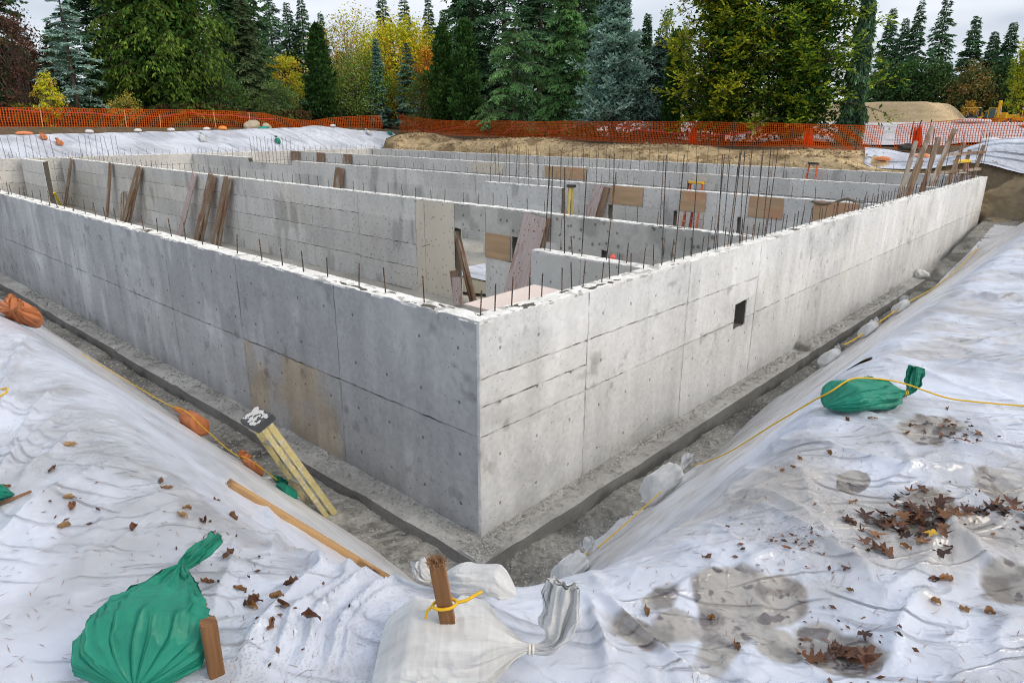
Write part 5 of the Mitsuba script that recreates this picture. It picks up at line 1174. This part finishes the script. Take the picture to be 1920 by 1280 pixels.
stepladder('stepladder with a yellow top standing at the far right corner', (25.0, .55, 3.05), (25.2, .6, .4), (0.8, -.6, 0), .45, .7, (.50, .30, .26), (.80, .52, .03), (.6, .6, .6), 7, .16, splay=.3)
stepladder('red folding ladder standing in an opening of the second inner wall', (14.6, 5.25, 1.85), (14.5, 5.25, .1), (0, 1, 0), .42, .55, (.42, .07, .05), (.35, .06, .05), (.45, .40, .36), 6, .14)

# ------------------------------------------------------------------ boards in the foundation
def lean(label, y0, y1, ztop, w, x=6.93, zb=.0, run=.42, mat='wood_old', t=.045, group='old boards leaning on the long inner wall', name='board'):
    """leans on the wall plane x with its foot run metres before it; y0 its top, y1 its foot"""
    return board(name, label, 'board', (x-run, y1, zb), (x-.03, y0, ztop), w, t, (0, 1, 0), mat, group)
lean('narrow grey board leaning on the long inner wall, farthest from the corner', 35.8, 36.9, 2.44, .30)
lean('tall brown board leaning on the long inner wall with a short one beside it', 30.4, 30.9, 2.46, .34)
lean('short brown offcut leaning on the long inner wall', 29.5, 29.0, 1.22, .32)
for i, dy in enumerate((0, .16, .3)): lean(('front', 'middle', 'back')[i]+' grey board of a stack of three leaning on the long inner wall', 27.2-dy*.8, 28.5-dy*.9, 2.40, .36 if i == 0 else .3, run=.42+.08*(2-i))
lean('pinkish grey board leaning alone, leftmost of the group near the corner', 21.85, 23.05, 2.40, .36, mat='wood_red')
for i in range(2): lean(('front', 'back')[i]+' reddish brown board, middle pair of the boards leaning near the corner', 20.5-.2*i, 21.5-.2*i, 2.44, .36, run=.46-.09*i)
for i in range(2): lean(('front', 'back')[i]+' grey brown board of the leaning pair nearest to the corner', 19.3-.18*i, 20.1-.18*i, 2.42, .36, run=.46-.09*i)
board('board', 'wide pinkish board with red stains leaning across the inner wall opening', 'board', (6.30, 5.42, .0), (6.93, 5.15, 2.38), .64, .05, (0, 1, 0), 'wood_red')
board('board', 'brown board behind the wide pinkish one, only its edge showing', 'board', (6.50, 5.08, .0), (6.96, 4.98, 2.36), .40, .05, (0, 1, 0), 'wood_old')
for i in range(2): board('board', ('outer', 'inner')[i]+' dark thin board leaning in the doorway of the long inner wall', 'board', (7.0+.07*i, 7.25-.05*i, .02), (6.98+.07*i, 7.78, 1.75), .16, .03, (1, .3, 0), 'wood_old', 'boards in the doorway')
board('board', 'short pale offcut propped at the foot of the doorway', 'board', (6.55, 7.25, .05), (6.62, 7.40, .72), .28, .03, (0, 1, 0), 'wood_red')
board('board', 'short red brown offcut behind the pale one at the doorway', 'board', (6.68, 7.42, .05), (6.72, 7.6, .84), .26, .03, (0, 1, 0), 'wood_old')
for y0, w, lab in ((37.6, 1.1, 'brown plywood board on the third inner wall, leftmost of three'), (34.6, .9, 'brown plywood board on the third inner wall, middle of three'), (31.7, .85, 'brown plywood board on the third inner wall, rightmost of three')):
    board('plywood_board', lab, 'board', (20.5, y0, 1.85), (20.55, y0, 2.42), w, .03, (0, 1, 0), 'wood_old')
board('board', 'small brown board leaning on the second inner wall above the long one', 'board', (13.75, 22.9, 1.2), (13.92, 22.8, 2.3), .7, .03, (0, 1, 0), 'wood_old')
board('board', 'pale plank leaning on the second inner wall beside the first plywood patch', 'board', (13.45, 8.75, .3), (13.95, 8.45, 2.42), .36, .04, (0, 1, 0), 'wood_red')
board('board', 'second plank leaning behind the pale one by the first plywood patch', 'board', (13.6, 8.55, .3), (13.97, 8.2, 2.36), .3, .04, (0, 1, 0), 'wood_old')
m = beam((.58, .58, 2.36), (2.05, .80, 2.30), .42, .02, (0, 1, 0.05))
add('plywood_sheet', m, 'pale_ply', label='pale plywood sheet lying behind the near corner of the wall top', cat='plywood sheet', uv=np.stack([m.vertices[:, 0], m.vertices[:, 1]], 1))
scene['mat_lumber_new'] = pr((.52, .34, .18), .7, .3)
for i in range(7): board('lumber', 'new pale boards stacked on the floor behind the low opening', 'lumber', (13.0+.14*(i % 4), 6.2+U(-.1, .1), .1+.06*(i//4)), (13.1+.14*(i % 4), 8.2+U(-.2, .2), .1+.06*(i//4)), .12, .045, (1, 0, 0), 'lumber_new', 'stacked new lumber')
add('red_bottle', cat(trimesh.creation.cylinder(.10, .32).apply_translation((12.6, 6.9, .30)), trimesh.creation.cone(.10, .12).apply_translation((12.6, 6.9, .46))), 'gloss', color=(.75, .12, .10), label='red container standing on the stacked lumber', cat='container', smooth=40)
add('yellow_level', beam((5.9, 35.2, .2), (5.4, 34.0, 1.0), .1, .06, (1, 0, 0)), 'paint', color=(.7, .5, .02), label='yellow level leaning in the far left corner of the foundation', cat='level')
for i, (x0, y0, z0, x1, y1, z1, w, lab) in enumerate(((18.3, .62, 2.2, 19.77, .55, 4.26, .14, 'tallest grey board leaning over the right wall near the far corner'), (17.9, .7, 2.1, 18.63, .66, 3.85, .12, 'leftmost brown board leaning over the right wall near the far corner'), (20.4, .65, 2.2, 21.08, .6, 3.92, .14, 'straight grey brown board right of the tallest one at the far corner'),
        (21.0, .62, 2.0, 22.93, .55, 4.17, .15, 'slanting grey board in front of the wooden frame at the far corner'), (19.2, .75, 2.2, 19.87, .7, 3.28, .14, 'short brown board between the tall ones at the far corner'), (18.0, .45, 2.3, 18.4, .5, 2.9, .09, 'short brown stick rising from the right wall at the far corner'))):
    board('board', lab, 'board', (x0, y0, z0), (x1, y1, z1), w, .05, (.5, -.85, 0), 'wood_old')
kfr = thing('timber_frame', 'weathered grey timber frame standing at the far right corner', 'timber frame')
for p0, p1 in (((24.2, .7, 2.3), (24.9, .55, 3.7)), ((26.2, .3, 2.3), (26.6, .2, 3.6)), ((25.4, .5, 2.3), (25.6, .45, 3.45)), ((23.2, .9, 2.3), (23.6, .8, 3.75))): board('post', None, None, p0, p1, .12, .05, (.5, -.85, 0), 'wood_old', parent=kfr)
for p0, p1 in (((23.6, .80, 3.32), (26.7, .12, 3.35)), ((23.4, .86, 2.72), (26.6, .15, 2.75))): board('rail', None, None, p0, p1, .10, .05, (0, 0, 1), 'wood_old', parent=kfr)
rope('brown hose lying over the second inner wall near the right wall', [(13.9, 1.75, 2.42), (13.95, 1.5, 2.36), (14.0, 1.25, 2.40), (14.05, .95, 2.52), (14.1, .7, 2.44), (14.1, .5, 2.42)], .035, 'hose', 'hose', (.14, .12, .09))
add('plastic_sheeting', grid_mesh(*np.meshgrid(np.arange(8.8, 11.4, .1), np.arange(7.0, 10.4, .1), indexing='ij'), .09+.03*fb(*np.meshgrid(np.arange(8.8, 11.4, .1)*3, np.arange(7.0, 10.4, .1)*3, indexing='ij'))), 'plastic_far', smooth=True, label='white sheet lying on the floor seen through the doorway', cat='plastic sheet')
scene['mat_mud_wet'] = pr((.20, .185, .125), .18, .5)
ang = np.linspace(0, 2*np.pi, 40, endpoint=False); rr = 1+.2*(fb(np.cos(ang), np.sin(ang), 3)-.5)*2
pv = np.vstack([np.stack([8.2+.75*rr*np.cos(ang), 8.6+1.3*rr*np.sin(ang), 0*ang+.075], 1), [[8.2, 8.6, .08]]])
add('puddle', (pv, np.stack([np.arange(40), (np.arange(40)+1) % 40, np.full(40, 40)], 1)), 'mud_wet', label='greenish muddy puddle on the floor beyond the doorway', cat='puddle')

# ------------------------------------------------------------------ far bank bags and boulders
def lump(label, x, y, z, sx, sy, s_z, col, name='sandbag', cat_='sandbag', mat='paint', seed=0, group=None, amp=.22):
    m = trimesh.creation.icosphere(3, 1.0); v = m.vertices
    v = v*(1+amp*(fb(v[:, 0]*1.3+seed, v[:, 1]*1.3, v[:, 2]*1.3, 3)-.5)[:, None]*2)*np.array([sx, sy, s_z])
    v[:, 2] = np.where(v[:, 2] < -s_z*.45, -s_z*.45, v[:, 2]); m.vertices = v+np.array([x, y, z+s_z*.4])
    return add(name, m, mat, smooth=True, color=col, label=label, cat=cat_, group=group)
for i, x in enumerate((9.9, 12.6, 14.6, 16.9, 26.6)):
    lump('white sandbag along the top edge of the far left sheet', x, edge_hi(x)-.05, float(gz(x, edge_hi(x)))+.08, .24, .16, .12, (.62, .62, .64), seed=i, group='white bags on the edge of the far left sheet')
lump('orange sandbag on the top edge of the far left sheet near the left side', 6.6, 42.1, float(gz(6.6, 42.1))+.08, .42, .16, .11, (.70, .24, .10), seed=21)
lump('orange sandbag on the top edge of the far left sheet near its middle', 18.0, 42.15, float(gz(18, 42.15))+.08, .3, .2, .16, (.72, .25, .05), seed=22)
lump('green sandbag on the top edge of the far left sheet beside the boulders', 21.0, 42.2, float(gz(21, 42.2))+.06, .4, .2, .12, (.02, .26, .19), seed=23)
def small_bag(label, x, y, az, col, L=.42, surf=None):
    surf = surf or (lambda a, b: gz(a, b)+.10)
    return sandbag(label, col, x, y, az, L=L, W=.32, H=.24, surf=surf, n=40, m=28, tail=.16)
small_bag('upper orange sandbag hanging on the far left sheet behind the tall bars', 7.3, 41.4, 95, 'orange')
small_bag('lower orange sandbag hanging on the far left sheet behind the tall bars', 7.8, 40.6, 95, 'orange')
small_bag('white sandbag lying in the middle of the far left sheet', 15.9, 40.8, 70, 'white', .8)
small_bag('green sandbag at the foot of the far left sheet behind the tall bars', 20.8, 40.2, 80, 'green', .6)
small_bag('white sandbag high on the far left sheet near its right end', 29.0, 41.0, 100, 'white', .6)
small_bag('green sandbag on a pink ribbon at the right end of the far left sheet', 31.0, 40.9, 95, 'green', .45)
kb = lump('large pale boulder on the ground below the sagging orange fence', 20.9, 43.6, 3.74, .62, .4, .42, (.42, .36, .27), 'boulder', 'boulder', 'paint', 31, amp=.35)
lump('smaller pale boulder beside the large one below the orange fence', 21.9, 43.45, 3.74, .38, .3, .28, (.45, .38, .28), 'boulder', 'boulder', 'paint', 32, amp=.35)
for i, (x, y, c_, lab) in enumerate(((33.4, 3.2, (.62, .61, .62), 'white sandbag at the left end of the sheeted bank edge'), (41.4, -1.0, (.70, .69, .70), 'white sandbag on the edge of the sheeted bank below the mound'), (41.4, -6.3, (.70, .66, .70), 'white sandbag on the edge of the sheeted bank below the yellow machines'))):
    lump(lab, x if i else 41.3, y, 4.42, .35, .9, .16, c_, seed=50+i)
hs = lambda a, b: hill(b, (a-35.5)/6.2)[2]
small_bag('white sandbag hanging on the sheeted bank behind the right fence', 38.2, -3.9, 10, 'white', .8, lambda a, b: np.asarray(hill(np.asarray(b), (np.asarray(a)-35.5)/6.2)[2])+.05)
lump('orange sandbag at the left tip of the far right white sheet', 29.9, 4.4, float(plateau(29.9, 4.4))+.1, .14, .35, .12, (.75, .28, .12), seed=61)
lump('orange sandbag on the far right white sheet below the bunched netting', 30.6, 3.0, float(plateau(30.6, 3.0))+.12, .15, .3, .12, (.75, .28, .12), seed=62)
lump('white sandbag on the top edge of the far right white sheet', 30.9, .6, float(plateau(30.9, .6))+.1, .16, .45, .12, (.7, .7, .72), seed=63)
lump('low root clump of dark soil at the fence break on the right', 31.5, 3.9, 3.2, .25, .4, .22, (.05, .04, .03), 'soil_clump', 'soil clump', 'paint', 64, amp=.5)

# ------------------------------------------------------------------ mound and machines
X, Y = np.meshgrid(np.arange(72, 92, .4), np.arange(8.0, 36, .4), indexing='ij')
Zm = 4.1+2.6*sstep(72, 76.5, X)*sstep(91.5, 86, X)*sstep(10.2, 13.6, Y)*sstep(36, 32, Y)*(1+.05*(fb(X*.3, Y*.3)-.5))+.12*(fb(X*.9, Y*.9)-.5)*sstep(72, 74, X)
Zm = Zm-.2*sstep(73, 72, X)
X, Y, Zm = CAM[0]+1.6*(X-CAM[0]), CAM[1]+1.6*(Y-CAM[1]), 4.1+1.42*(Zm-4.1)
add('dirt_mound', grid_mesh(X, Y, Zm), 'mound_soil', smooth=True, kind='structure', label='long flat topped heap of light brown dirt in front of the right treeline')
YLW = (.68, .40, .015); DK = (.03, .032, .036); GLS = (.07, .12, .13)
def mach(k, part, m, c, mat='paint', **kw): return add(part, m, mat, k, color=c, **kw)
def wheel(k, x, y, z, r, w, part='wheel'):
    m = trimesh.creation.cylinder(r, w, sections=20); m.apply_transform(trimesh.transformations.rotation_matrix(np.pi/2, (1, 0, 0))); m.apply_translation((x, y, z))
    kk = mach(k, part, m, (.025, .025, .027), smooth=30)
    h = trimesh.creation.cylinder(r*.5, w+.06, sections=14); h.apply_transform(trimesh.transformations.rotation_matrix(np.pi/2, (1, 0, 0))); h.apply_translation((x, y, z))
    add('hub', h, 'paint', kk, color=YLW, smooth=30)
# roller
FARK = 1.6
def fx(x, y): return CAM[0]+FARK*(x-CAM[0]), CAM[1]+FARK*(y-CAM[1])
mx, my = fx(88.0, 11.4); mz = 4.35
k = thing('road_roller', 'dark road roller with a flat yellow canopy at the end of the dirt mound', 'road roller')
d = trimesh.creation.cylinder(.62, 1.7, sections=24); d.apply_transform(trimesh.transformations.rotation_matrix(np.pi/2, (1, 0, 0))); d.apply_translation((mx, my+1.1, mz+.55))
d.apply_transform(np.eye(4)); mach(k, 'drum', d, (.10, .10, .11), smooth=30)
mach(k, 'body', cat(box(mx, my-.2, mz+.95, 1.5, 1.9, .8), box(mx, my+.8, mz+1.0, 1.2, .6, .3)), (.045, .06, .085))
mach(k, 'seat', box(mx, my-.1, mz+1.5, .6, .5, .5), DK)
for sx in (-1, 1):
    for sy in (-1, 1): mach(k, 'canopy_post', beam((mx+.65*sx, my-.2+.7*sy, mz+1.2), (mx+.65*sx, my-.2+.7*sy, mz+2.75), .07, .07), (.3, .3, .3))
mach(k, 'canopy', box(mx, my-.2, mz+2.8, 1.8, 2.1, .12), (.75, .58, .16))
wheel(k, mx-.6, my-.9, mz+.6, .62, .5); wheel(k, mx+.6, my-.9, mz+.6, .62, .5)
mach(k, 'side_tank', box(mx-.5, my-1.4, mz+.85, .7, .45, .95), YLW)
# excavator
mx, my = fx(84.0, 8.3)
k = thing('excavator', 'yellow excavator with a raised folded arm and teal tinted cab', 'excavator')
for s in (-1, 1):
    t_ = trimesh.creation.box((3.2, .5, .7)); t_.apply_translation((mx, my+s*1.0, mz+.35)); mach(k, 'track', t_, DK)
mach(k, 'house', cat(box(mx+.6, my, mz+1.3, 2.4, 2.3, .95), box(mx+1.4, my, mz+1.55, .9, 2.1, .8)), YLW)
cb = mach(k, 'cab', box(mx-.55, my+.75, mz+1.75, 1.3, .95, 1.6), GLS, 'gloss')
add('cab_frame', cat(box(mx-.55, my+.75, mz+2.6, 1.4, 1.05, .1), *[beam((mx-.55+.68*a, my+.75+.5*b, mz+.95), (mx-.55+.68*a, my+.75+.5*b, mz+2.6), .08, .08) for a in (-1, 1) for b in (-1, 1)]), 'paint', cb, color=YLW)
mach(k, 'boom', cat(beam((mx-.6, my-.25, mz+1.4), (mx-1.6, my-.25, mz+3.6), .45, .34, (1, 0, 0)), beam((mx-1.6, my-.25, mz+3.55), (mx-2.5, my-.25, mz+3.5), .40, .30, (0, 0, 1))), YLW)
mach(k, 'stick', beam((mx-2.4, my-.25, mz+3.6), (mx-2.15, my-.25, mz+1.1), .32, .26, (1, 0, 0)), YLW)
bk = sg.Polygon([(-.5, 0), (.35, .1), (.45, .5), (.1, .9), (-.45, .75), (-.2, .4)]); bm = trimesh.creation.extrude_polygon(bk, .8, engine='earcut'); bm.apply_transform(trimesh.transformations.rotation_matrix(np.pi/2, (1, 0, 0))); bm.apply_translation((mx-2.1, my+.15, mz+.35))
mach(k, 'bucket', bm, (.35, .20, .03))
for s in (-.12, .12): mach(k, 'ram', tube([(mx-.9, my-.25+s, mz+1.5), (mx-1.5, my-.25+s, mz+2.9)], .06, 8), (.5, .5, .5))
# backhoe loader
mx, my = fx(82.0, 5.9)
k = thing('backhoe_loader', 'yellow backhoe loader with a white roofed cab at the right edge', 'backhoe loader')
mach(k, 'body', cat(box(mx, my, mz+.95, 1.3, 1.5, .55), box(mx, my+1.1, mz+1.1, 1.0, 1.2, .7)), YLW)
mach(k, 'hood', box(mx, my+1.5, mz+1.35, .9, 1.3, .4), YLW)
cb = mach(k, 'cab', box(mx, my-.5, mz+1.8, 1.25, 1.3, 1.2), GLS, 'gloss')
add('cab_roof', box(mx, my-.5, mz+2.45, 1.45, 1.6, .12), 'paint', cb, color=(.66, .66, .62))
for s in (-1, 1):
    add('cab_post', beam((mx+.62*s, my+.15, mz+1.2), (mx+.62*s, my+.15, mz+2.4), .09, .09), 'paint', cb, color=YLW)
    mach(k, 'loader_arm', beam((mx+.55*s, my+.6, mz+1.6), (mx+.55*s, my+2.9, mz+.6), .2, .14, (0, 0, 1)), YLW)
mach(k, 'loader_bucket', cat(box(mx, my+3.0, mz+.4, 2.0, .15, .7), box(mx, my+3.3, mz+.12, 2.0, .7, .1)), YLW)
for xx in (-.7, .7): wheel(k, mx+xx, my-.6, mz+.65, .65, .35); wheel(k, mx+xx, my+1.5, mz+.45, .45, .3)
mach(k, 'backhoe_arm', cat(beam((mx, my-1.3, mz+.9), (mx, my-1.9, mz+2.3), .22, .2, (1, 0, 0)), beam((mx, my-1.9, mz+2.3), (mx, my-1.2, mz+2.75), .2, .18, (1, 0, 0))), YLW)
# second loader, utility truck
mx, my = fx(90.0, 9.9)
k = thing('skid_loader', 'small dark machine with a teal glass cab left of the excavator', 'loader')
mach(k, 'body', box(mx, my, mz+.7, 2.0, 1.6, .8), DK); cb = mach(k, 'cab', box(mx, my, mz+1.6, 1.4, 1.5, 1.2), GLS, 'gloss')
add('cab_roof', box(mx, my, mz+2.25, 1.6, 1.8, .1), 'paint', cb, color=(.70, .50, .12))
for xx in (-.6, .6):
    for yy in (-.8, .8): wheel(k, mx+xx, my+yy, mz+.4, .42, .3)
mach(k, 'mast', beam((mx, my+1.6, mz), (mx, my+1.6, mz+2.9), .5, .35), DK)
k = thing('shed', 'low grey site shed behind the machines', 'shed')
mx, my = fx(100, 12.2); mach(k, 'wall', box(mx, my, mz+.9, 4, 5.0, 1.8), (.33, .33, .34)); mach(k, 'roof', box(mx, my, mz+1.88, 4.6, 5.4, .18), (.20, .20, .22))

# ------------------------------------------------------------------ fallen leaves, needles, gravel
def leaf_mesh(r, L, W, curl):
    s = np.linspace(0, 1, 7); t = np.linspace(-1, 1, 5)
    S, Tt = np.meshgrid(s, t, indexing='ij')
    w = W*np.sin(np.pi*np.clip(S, .02, .98)**.8)**.8
    X = (S-.5)*L; Y = Tt*w/2; Z = curl*(Tt**2)*w*.9+.25*L*curl*(S-.5)**2*4*r.uniform(-.2, 1)+.006*r.normal(0, 1, S.shape)
    m = grid_mesh(X, Y, Z)
    return m
r_ = np.random.default_rng(77)
PAL = np.array([(.20, .095, .035), (.14, .06, .025), (.26, .14, .055), (.085, .035, .018), (.30, .19, .09), (.11, .055, .03)])
def scatter_leaf(x, y, L, W, col, label, group, z=.006, tilt=.25, az=None):
    m = leaf_mesh(r_, L, W, r_.uniform(.2, .9))
    az = r_.uniform(0, 2*np.pi) if az is None else az
    M = frame_on(sheet_z, x, y, az); M[2, 3] += z
    Rt = trimesh.transformations.rotation_matrix(r_.normal(0, tilt), (1, 0, 0)); m.apply_transform(M@Rt)
    return add('fallen_leaf', m, 'leaf_dry', smooth=True, color=np.asarray(col)*r_.uniform(.75, 1.25), label=label, cat='leaf', group=group)
def ok(x, y): return True
for i in range(30):   # left sheet, gathered in the pleats
    c = [(-3.45, -1.55), (-3.62, -1.95), (-3.55, -2.25), (-3.5, -2.45), (-3.3, -1.1), (-3.75, -.35), (-3.9, -1.3)][i % 7]
    x, y = c[0]+r_.normal(0, .05 if i % 7 < 4 else .16), c[1]+r_.normal(0, .13 if i % 7 < 4 else .3)
    scatter_leaf(x, y, r_.uniform(.045, .085), r_.uniform(.02, .036), PAL[r_.integers(6)], 'small curled brown leaf lying on the left part of the sheet', 'brown leaves on the left part of the sheet')
for i in range(34):
    x, y = r_.uniform(-2.6, .6), r_.uniform(-4.5, -3.3)
    scatter_leaf(x, y, r_.uniform(.03, .065), r_.uniform(.012, .028), PAL[r_.integers(6)], 'single brown leaf lying on the right part of the sheet', 'single brown leaves on the right part of the sheet')
def star(r, R):
    n = 5; th, rad = [], []
    for k in range(n): 
        for a, q in ((0, 1.0), (.28, .62), (.5, .38), (.72, .6)): th.append((k+a)*2*np.pi/n*.86+.3); rad.append(R*q*(1-.25*abs(k-2)/2)*r.uniform(.6, 1.25))
    th, rad = np.array(th), np.array(rad)
    ang_ = r.uniform(0, 6.28); ca, sa = np.cos(ang_), np.sin(ang_)
    ring = np.stack([rad*np.cos(th), rad*np.sin(th), 0*th], 1)
    ring[:, :2] *= np.array([1, r.uniform(.6, 1)])
    k1, k2 = r.uniform(.0, .8), r.uniform(-.5, .5)
    def bend(v): 
        u, w = v[:, 0]*ca+v[:, 1]*sa, -v[:, 0]*sa+v[:, 1]*ca
        v = v.copy(); v[:, 2] = k1*u*u/R+k2*u*w/R+.35*w*w*np.sign(k2)/R; f_ = 1/(1+.55*k1*(u/R)**2); v[:, :2] *= f_[:, None]; return v
    inner = bend(ring*.5); ring = bend(ring)
    v = np.vstack([ring, inner, [[0, 0, 0]]]); N_ = len(th); k = np.arange(N_); k2 = (k+1) % N_
    f = np.vstack([np.stack([k, k2, N_+k2], 1), np.stack([k, N_+k2, N_+k], 1), np.stack([N_+k, N_+k2, k*0+2*N_], 1)])
    return trimesh.Trimesh(v, f, process=False)
def scatter_star(x, y, R, col, label, group, z):
    m = star(r_, R); M = frame_on(sheet_z, x, y, r_.uniform(0, 6.28)); M[2, 3] += z
    Rt = trimesh.transformations.rotation_matrix(r_.normal(0, .35), unit(r_.normal(0, 1, 3)*np.array([1, 1, 0])))
    m.apply_transform(M@Rt); add('maple_leaf', m, 'leaf_dry', smooth=25, color=None if False else None, label=label, cat='leaf', group=group) if False else add('maple_leaf', m, 'leaf_dry', color=np.asarray(col)*r_.uniform(.7, 1.3), label=label, cat='leaf', group=group)
DARK = np.array([(.075, .03, .018), (.05, .022, .016), (.13, .05, .02), (.10, .045, .025), (.035, .018, .014), (.17, .075, .03)])
for i in range(64):
    a, b = r_.normal(0, 1, 2); x, y = -1.20+.17*a+.03*b, -4.06+.09*b-.05*a
    scatter_star(x, y, r_.uniform(.03, .08), DARK[r_.integers(6)], 'wet dark maple leaf in the big heap right of the puddle', 'maple leaves in the big heap', .012+.03*np.exp(-(a*a+b*b)/2)*r_.random())
for i in range(14):
    a, b = r_.normal(0, 1, 2); x, y = -2.21+.05*a, -4.10+.06*b
    scatter_star(x, y, r_.uniform(.04, .08), DARK[r_.integers(6)], 'brown maple leaf soaking in the muddy puddle', 'maple leaves in the puddle', .015+.01*r_.random())
for i in range(22):
    t = r_.random(); x, y = -1.05+.25*t+r_.normal(0, .03), -4.22-.28*t+r_.normal(0, .035)
    scatter_star(x, y, r_.uniform(.04, .075), DARK[r_.integers(6)], 'dark maple leaf in the trail of leaves at the right edge', 'maple leaves in the trail at right', .012+.02*r_.random())
for i in range(16):
    x, y = .02+r_.normal(0, .12), -4.05+r_.normal(0, .10)
    scatter_star(x, y, r_.uniform(.02, .045), DARK[r_.integers(6)], 'small dark maple leaf in the clump below the green bag', 'maple leaves below the green bag', .01+.01*r_.random())
scatter_star(-1.36, -4.19, .055, (.50, .30, .02), 'yellow maple leaf at the edge of the big dark leaf heap', None, .05)
# needles and crumbs: nobody could count them
n = 2600; side = r_.random(n) < .45
x = np.where(side, r_.uniform(-4.3, -2.7, n), r_.uniform(-2.7, 4.0, n)); y = np.where(side, r_.uniform(-2.8, 2.6, n), r_.uniform(-4.7, -3.2, n))
keep = (fb(x*1.6, y*1.6, 4, 3) > .44) & (r_.random(n) < np.clip(3.2/np.hypot(x-CAM[0], y-CAM[1]), 0, 1)*1.2); x, y = x[keep], y[keep]
a = r_.uniform(0, np.pi*2, len(x)); L = r_.uniform(.02, .06, len(x))
z0 = sheet_z(x, y); z1 = sheet_z(x+np.cos(a)*L, y+np.sin(a)*L)
P = np.stack([x, y, z0+.003], 1); D = np.stack([np.cos(a)*L, np.sin(a)*L, z1-z0], 1); Ln = np.linalg.norm(D, axis=1); D = unit(D)
W = unit(np.cross(D, np.array([[0, 0, 1.]])))
c = np.array([(.26, .13, .06), (.20, .09, .05), (.15, .05, .035)])[r_.integers(3, size=len(x))]*r_.uniform(.7, 1.2, (len(x), 1))
add('pine_needles', leaf_quads(P, D, W, Ln, .0011), 'leaf_dry', color=np.repeat(c, 4, 0), kind='stuff', label='reddish brown needles strewn over the white sheet')
n = 330; ci = np.where(r_.random(n) < .18, r_.integers(0, 4, size=n), r_.integers(4, 9, size=n))
cc = np.array([(-3.47, -1.6), (-3.6, -2.1), (-3.5, -2.5), (-3.85, -1.0), (-1.2, -4.1), (-.9, -4.35), (.05, -4.05), (-2.2, -4.1), (-1.7, -3.7)])[ci]
x, y = cc[:, 0]+r_.normal(0, .12, n), cc[:, 1]+r_.normal(0, .10, n)
P = np.stack([x, y, sheet_z(x, y)+r_.uniform(.003, .012, n)], 1); D = unit(np.stack([r_.normal(0, 1, n), r_.normal(0, 1, n), r_.normal(0, .25, n)], 1)); W = unit(np.cross(D, r_.normal(0, .5, (n, 3))+np.array([0, 0, 1.])))
L = r_.uniform(.012, .04, n)
add('leaf_litter', leaf_quads(P, D, W, L, L*.25), 'leaf_dry', color=np.repeat(DARK[r_.integers(6, size=n)]*r_.uniform(.7, 1.5, (n, 1)), 4, 0), kind='stuff', label='crumbled brown leaf litter on the white sheet')
# loose stones on the footing and the gravel
ico = trimesh.creation.icosphere(0, 1.0)
def stones(n, fn, smin, smax, label, name='gravel', tint=(1, .985, .94)):
    pos, s = fn(n); nn = len(pos)
    sc = s[:, None]*r_.uniform(.5, 1.3, (nn, 3))
    V = ico.vertices[None]*(1+.25*r_.normal(0, 1, (nn, len(ico.vertices), 1)))*sc[:, None]
    a = r_.uniform(0, 6.28, nn); ca, sa = np.cos(a)[:, None], np.sin(a)[:, None]
    V = np.stack([V[..., 0]*ca-V[..., 1]*sa, V[..., 0]*sa+V[..., 1]*ca, V[..., 2]*.7], -1)+pos[:, None]
    F = ico.faces[None]+(np.arange(nn)*len(ico.vertices))[:, None, None]
    t = r_.uniform(.22, .50, (nn, 1)); c = t*np.array([tint])
    add(name, trimesh.Trimesh(V.reshape(-1, 3), F.reshape(-1, 3), process=False), 'leaf_dry', color=np.repeat(c, len(ico.vertices), 0), kind='stuff', label=label)
def on_foot(n):
    u = r_.random(n)**1.7*17; d = np.abs(r_.normal(0, .09, n))+.01; d = np.where(r_.random(n) < .35, r_.uniform(0, .33, n), d)
    arm = r_.random(n) < .5; s = r_.uniform(.006, .02, n)*(.6+u*.06); d = np.minimum(d, .33)
    x = np.where(arm, u-.3, -d); y = np.where(arm, -d, u-.3)
    return np.stack([x, y, .012+.0*u+.03*np.exp(-d/.06)*r_.random(n)], 1), s
stones(5200, on_foot, 0, 0, 'broken concrete crumbs and stones on top of the footing')
def on_bed(n):
    u = r_.random(n)**1.5*15-.6; d = r_.uniform(.36, 1.1, n); arm = r_.random(n) < .6; s = r_.uniform(.006, .022, n)*(.6+np.maximum(u, 0)*.06)
    x = np.where(arm, u, -d); y = np.where(arm, -d, u)
    z = floor_z(x, y)+.05*(fb(x*2.2, y*2.2)-.5)*2+.03*(fb(x*9, y*9, 3)-.5)*2
    z = np.where(arm, z+.10*np.exp(-((x-.4)/.5)**2)+.05*np.exp(-((x-2.2)/.6)**2)*sstep(.9, .3, d), z+.02)
    return np.stack([x, y, z+.004], 1), s
stones(5200, on_bed, 0, 0, 'loose grey stones on the gravel floor of the gap')
def on_slope(n):
    x = r_.uniform(28.3, 31.4, n); y = r_.uniform(4.5, 38, n); s = r_.uniform(.02, .07, n)*np.where(r_.random(n) < .08, 2.2, 1)
    return np.stack([x, y, gz(x, y)+.01], 1), s
stones(2600, on_slope, 0, 0, 'clods of tan earth on the cut slope behind the back wall', 'earth_clods', (1.05, .78, .45))
def on_bank(n):
    x = r_.uniform(27.8, 29.2, n); y = r_.uniform(-5, .2, n); s = r_.uniform(.015, .06, n)
    return np.stack([x, y, lerp(.35, plateau(x, y), sstep(27.9, 28.75, x+.04*y))+.02], 1), s
stones(500, on_bank, 0, 0, 'clods and stones on the brown bank at the far right corner', 'earth_clods', (.8, .66, .48))
lump('loose grey rock lying on the footing of the right wall', 9.0, -.16, .01, .14, .12, .13, (.30, .29, .27), 'rock', 'rock', 'paint', 71, amp=.5)
lump('crumpled white scrap lying on the far footing of the right wall', 18.3, -.2, .02, .25, .15, .16, (.6, .6, .6), 'plastic_scrap', 'plastic scrap', 'paint', 72, amp=.6)
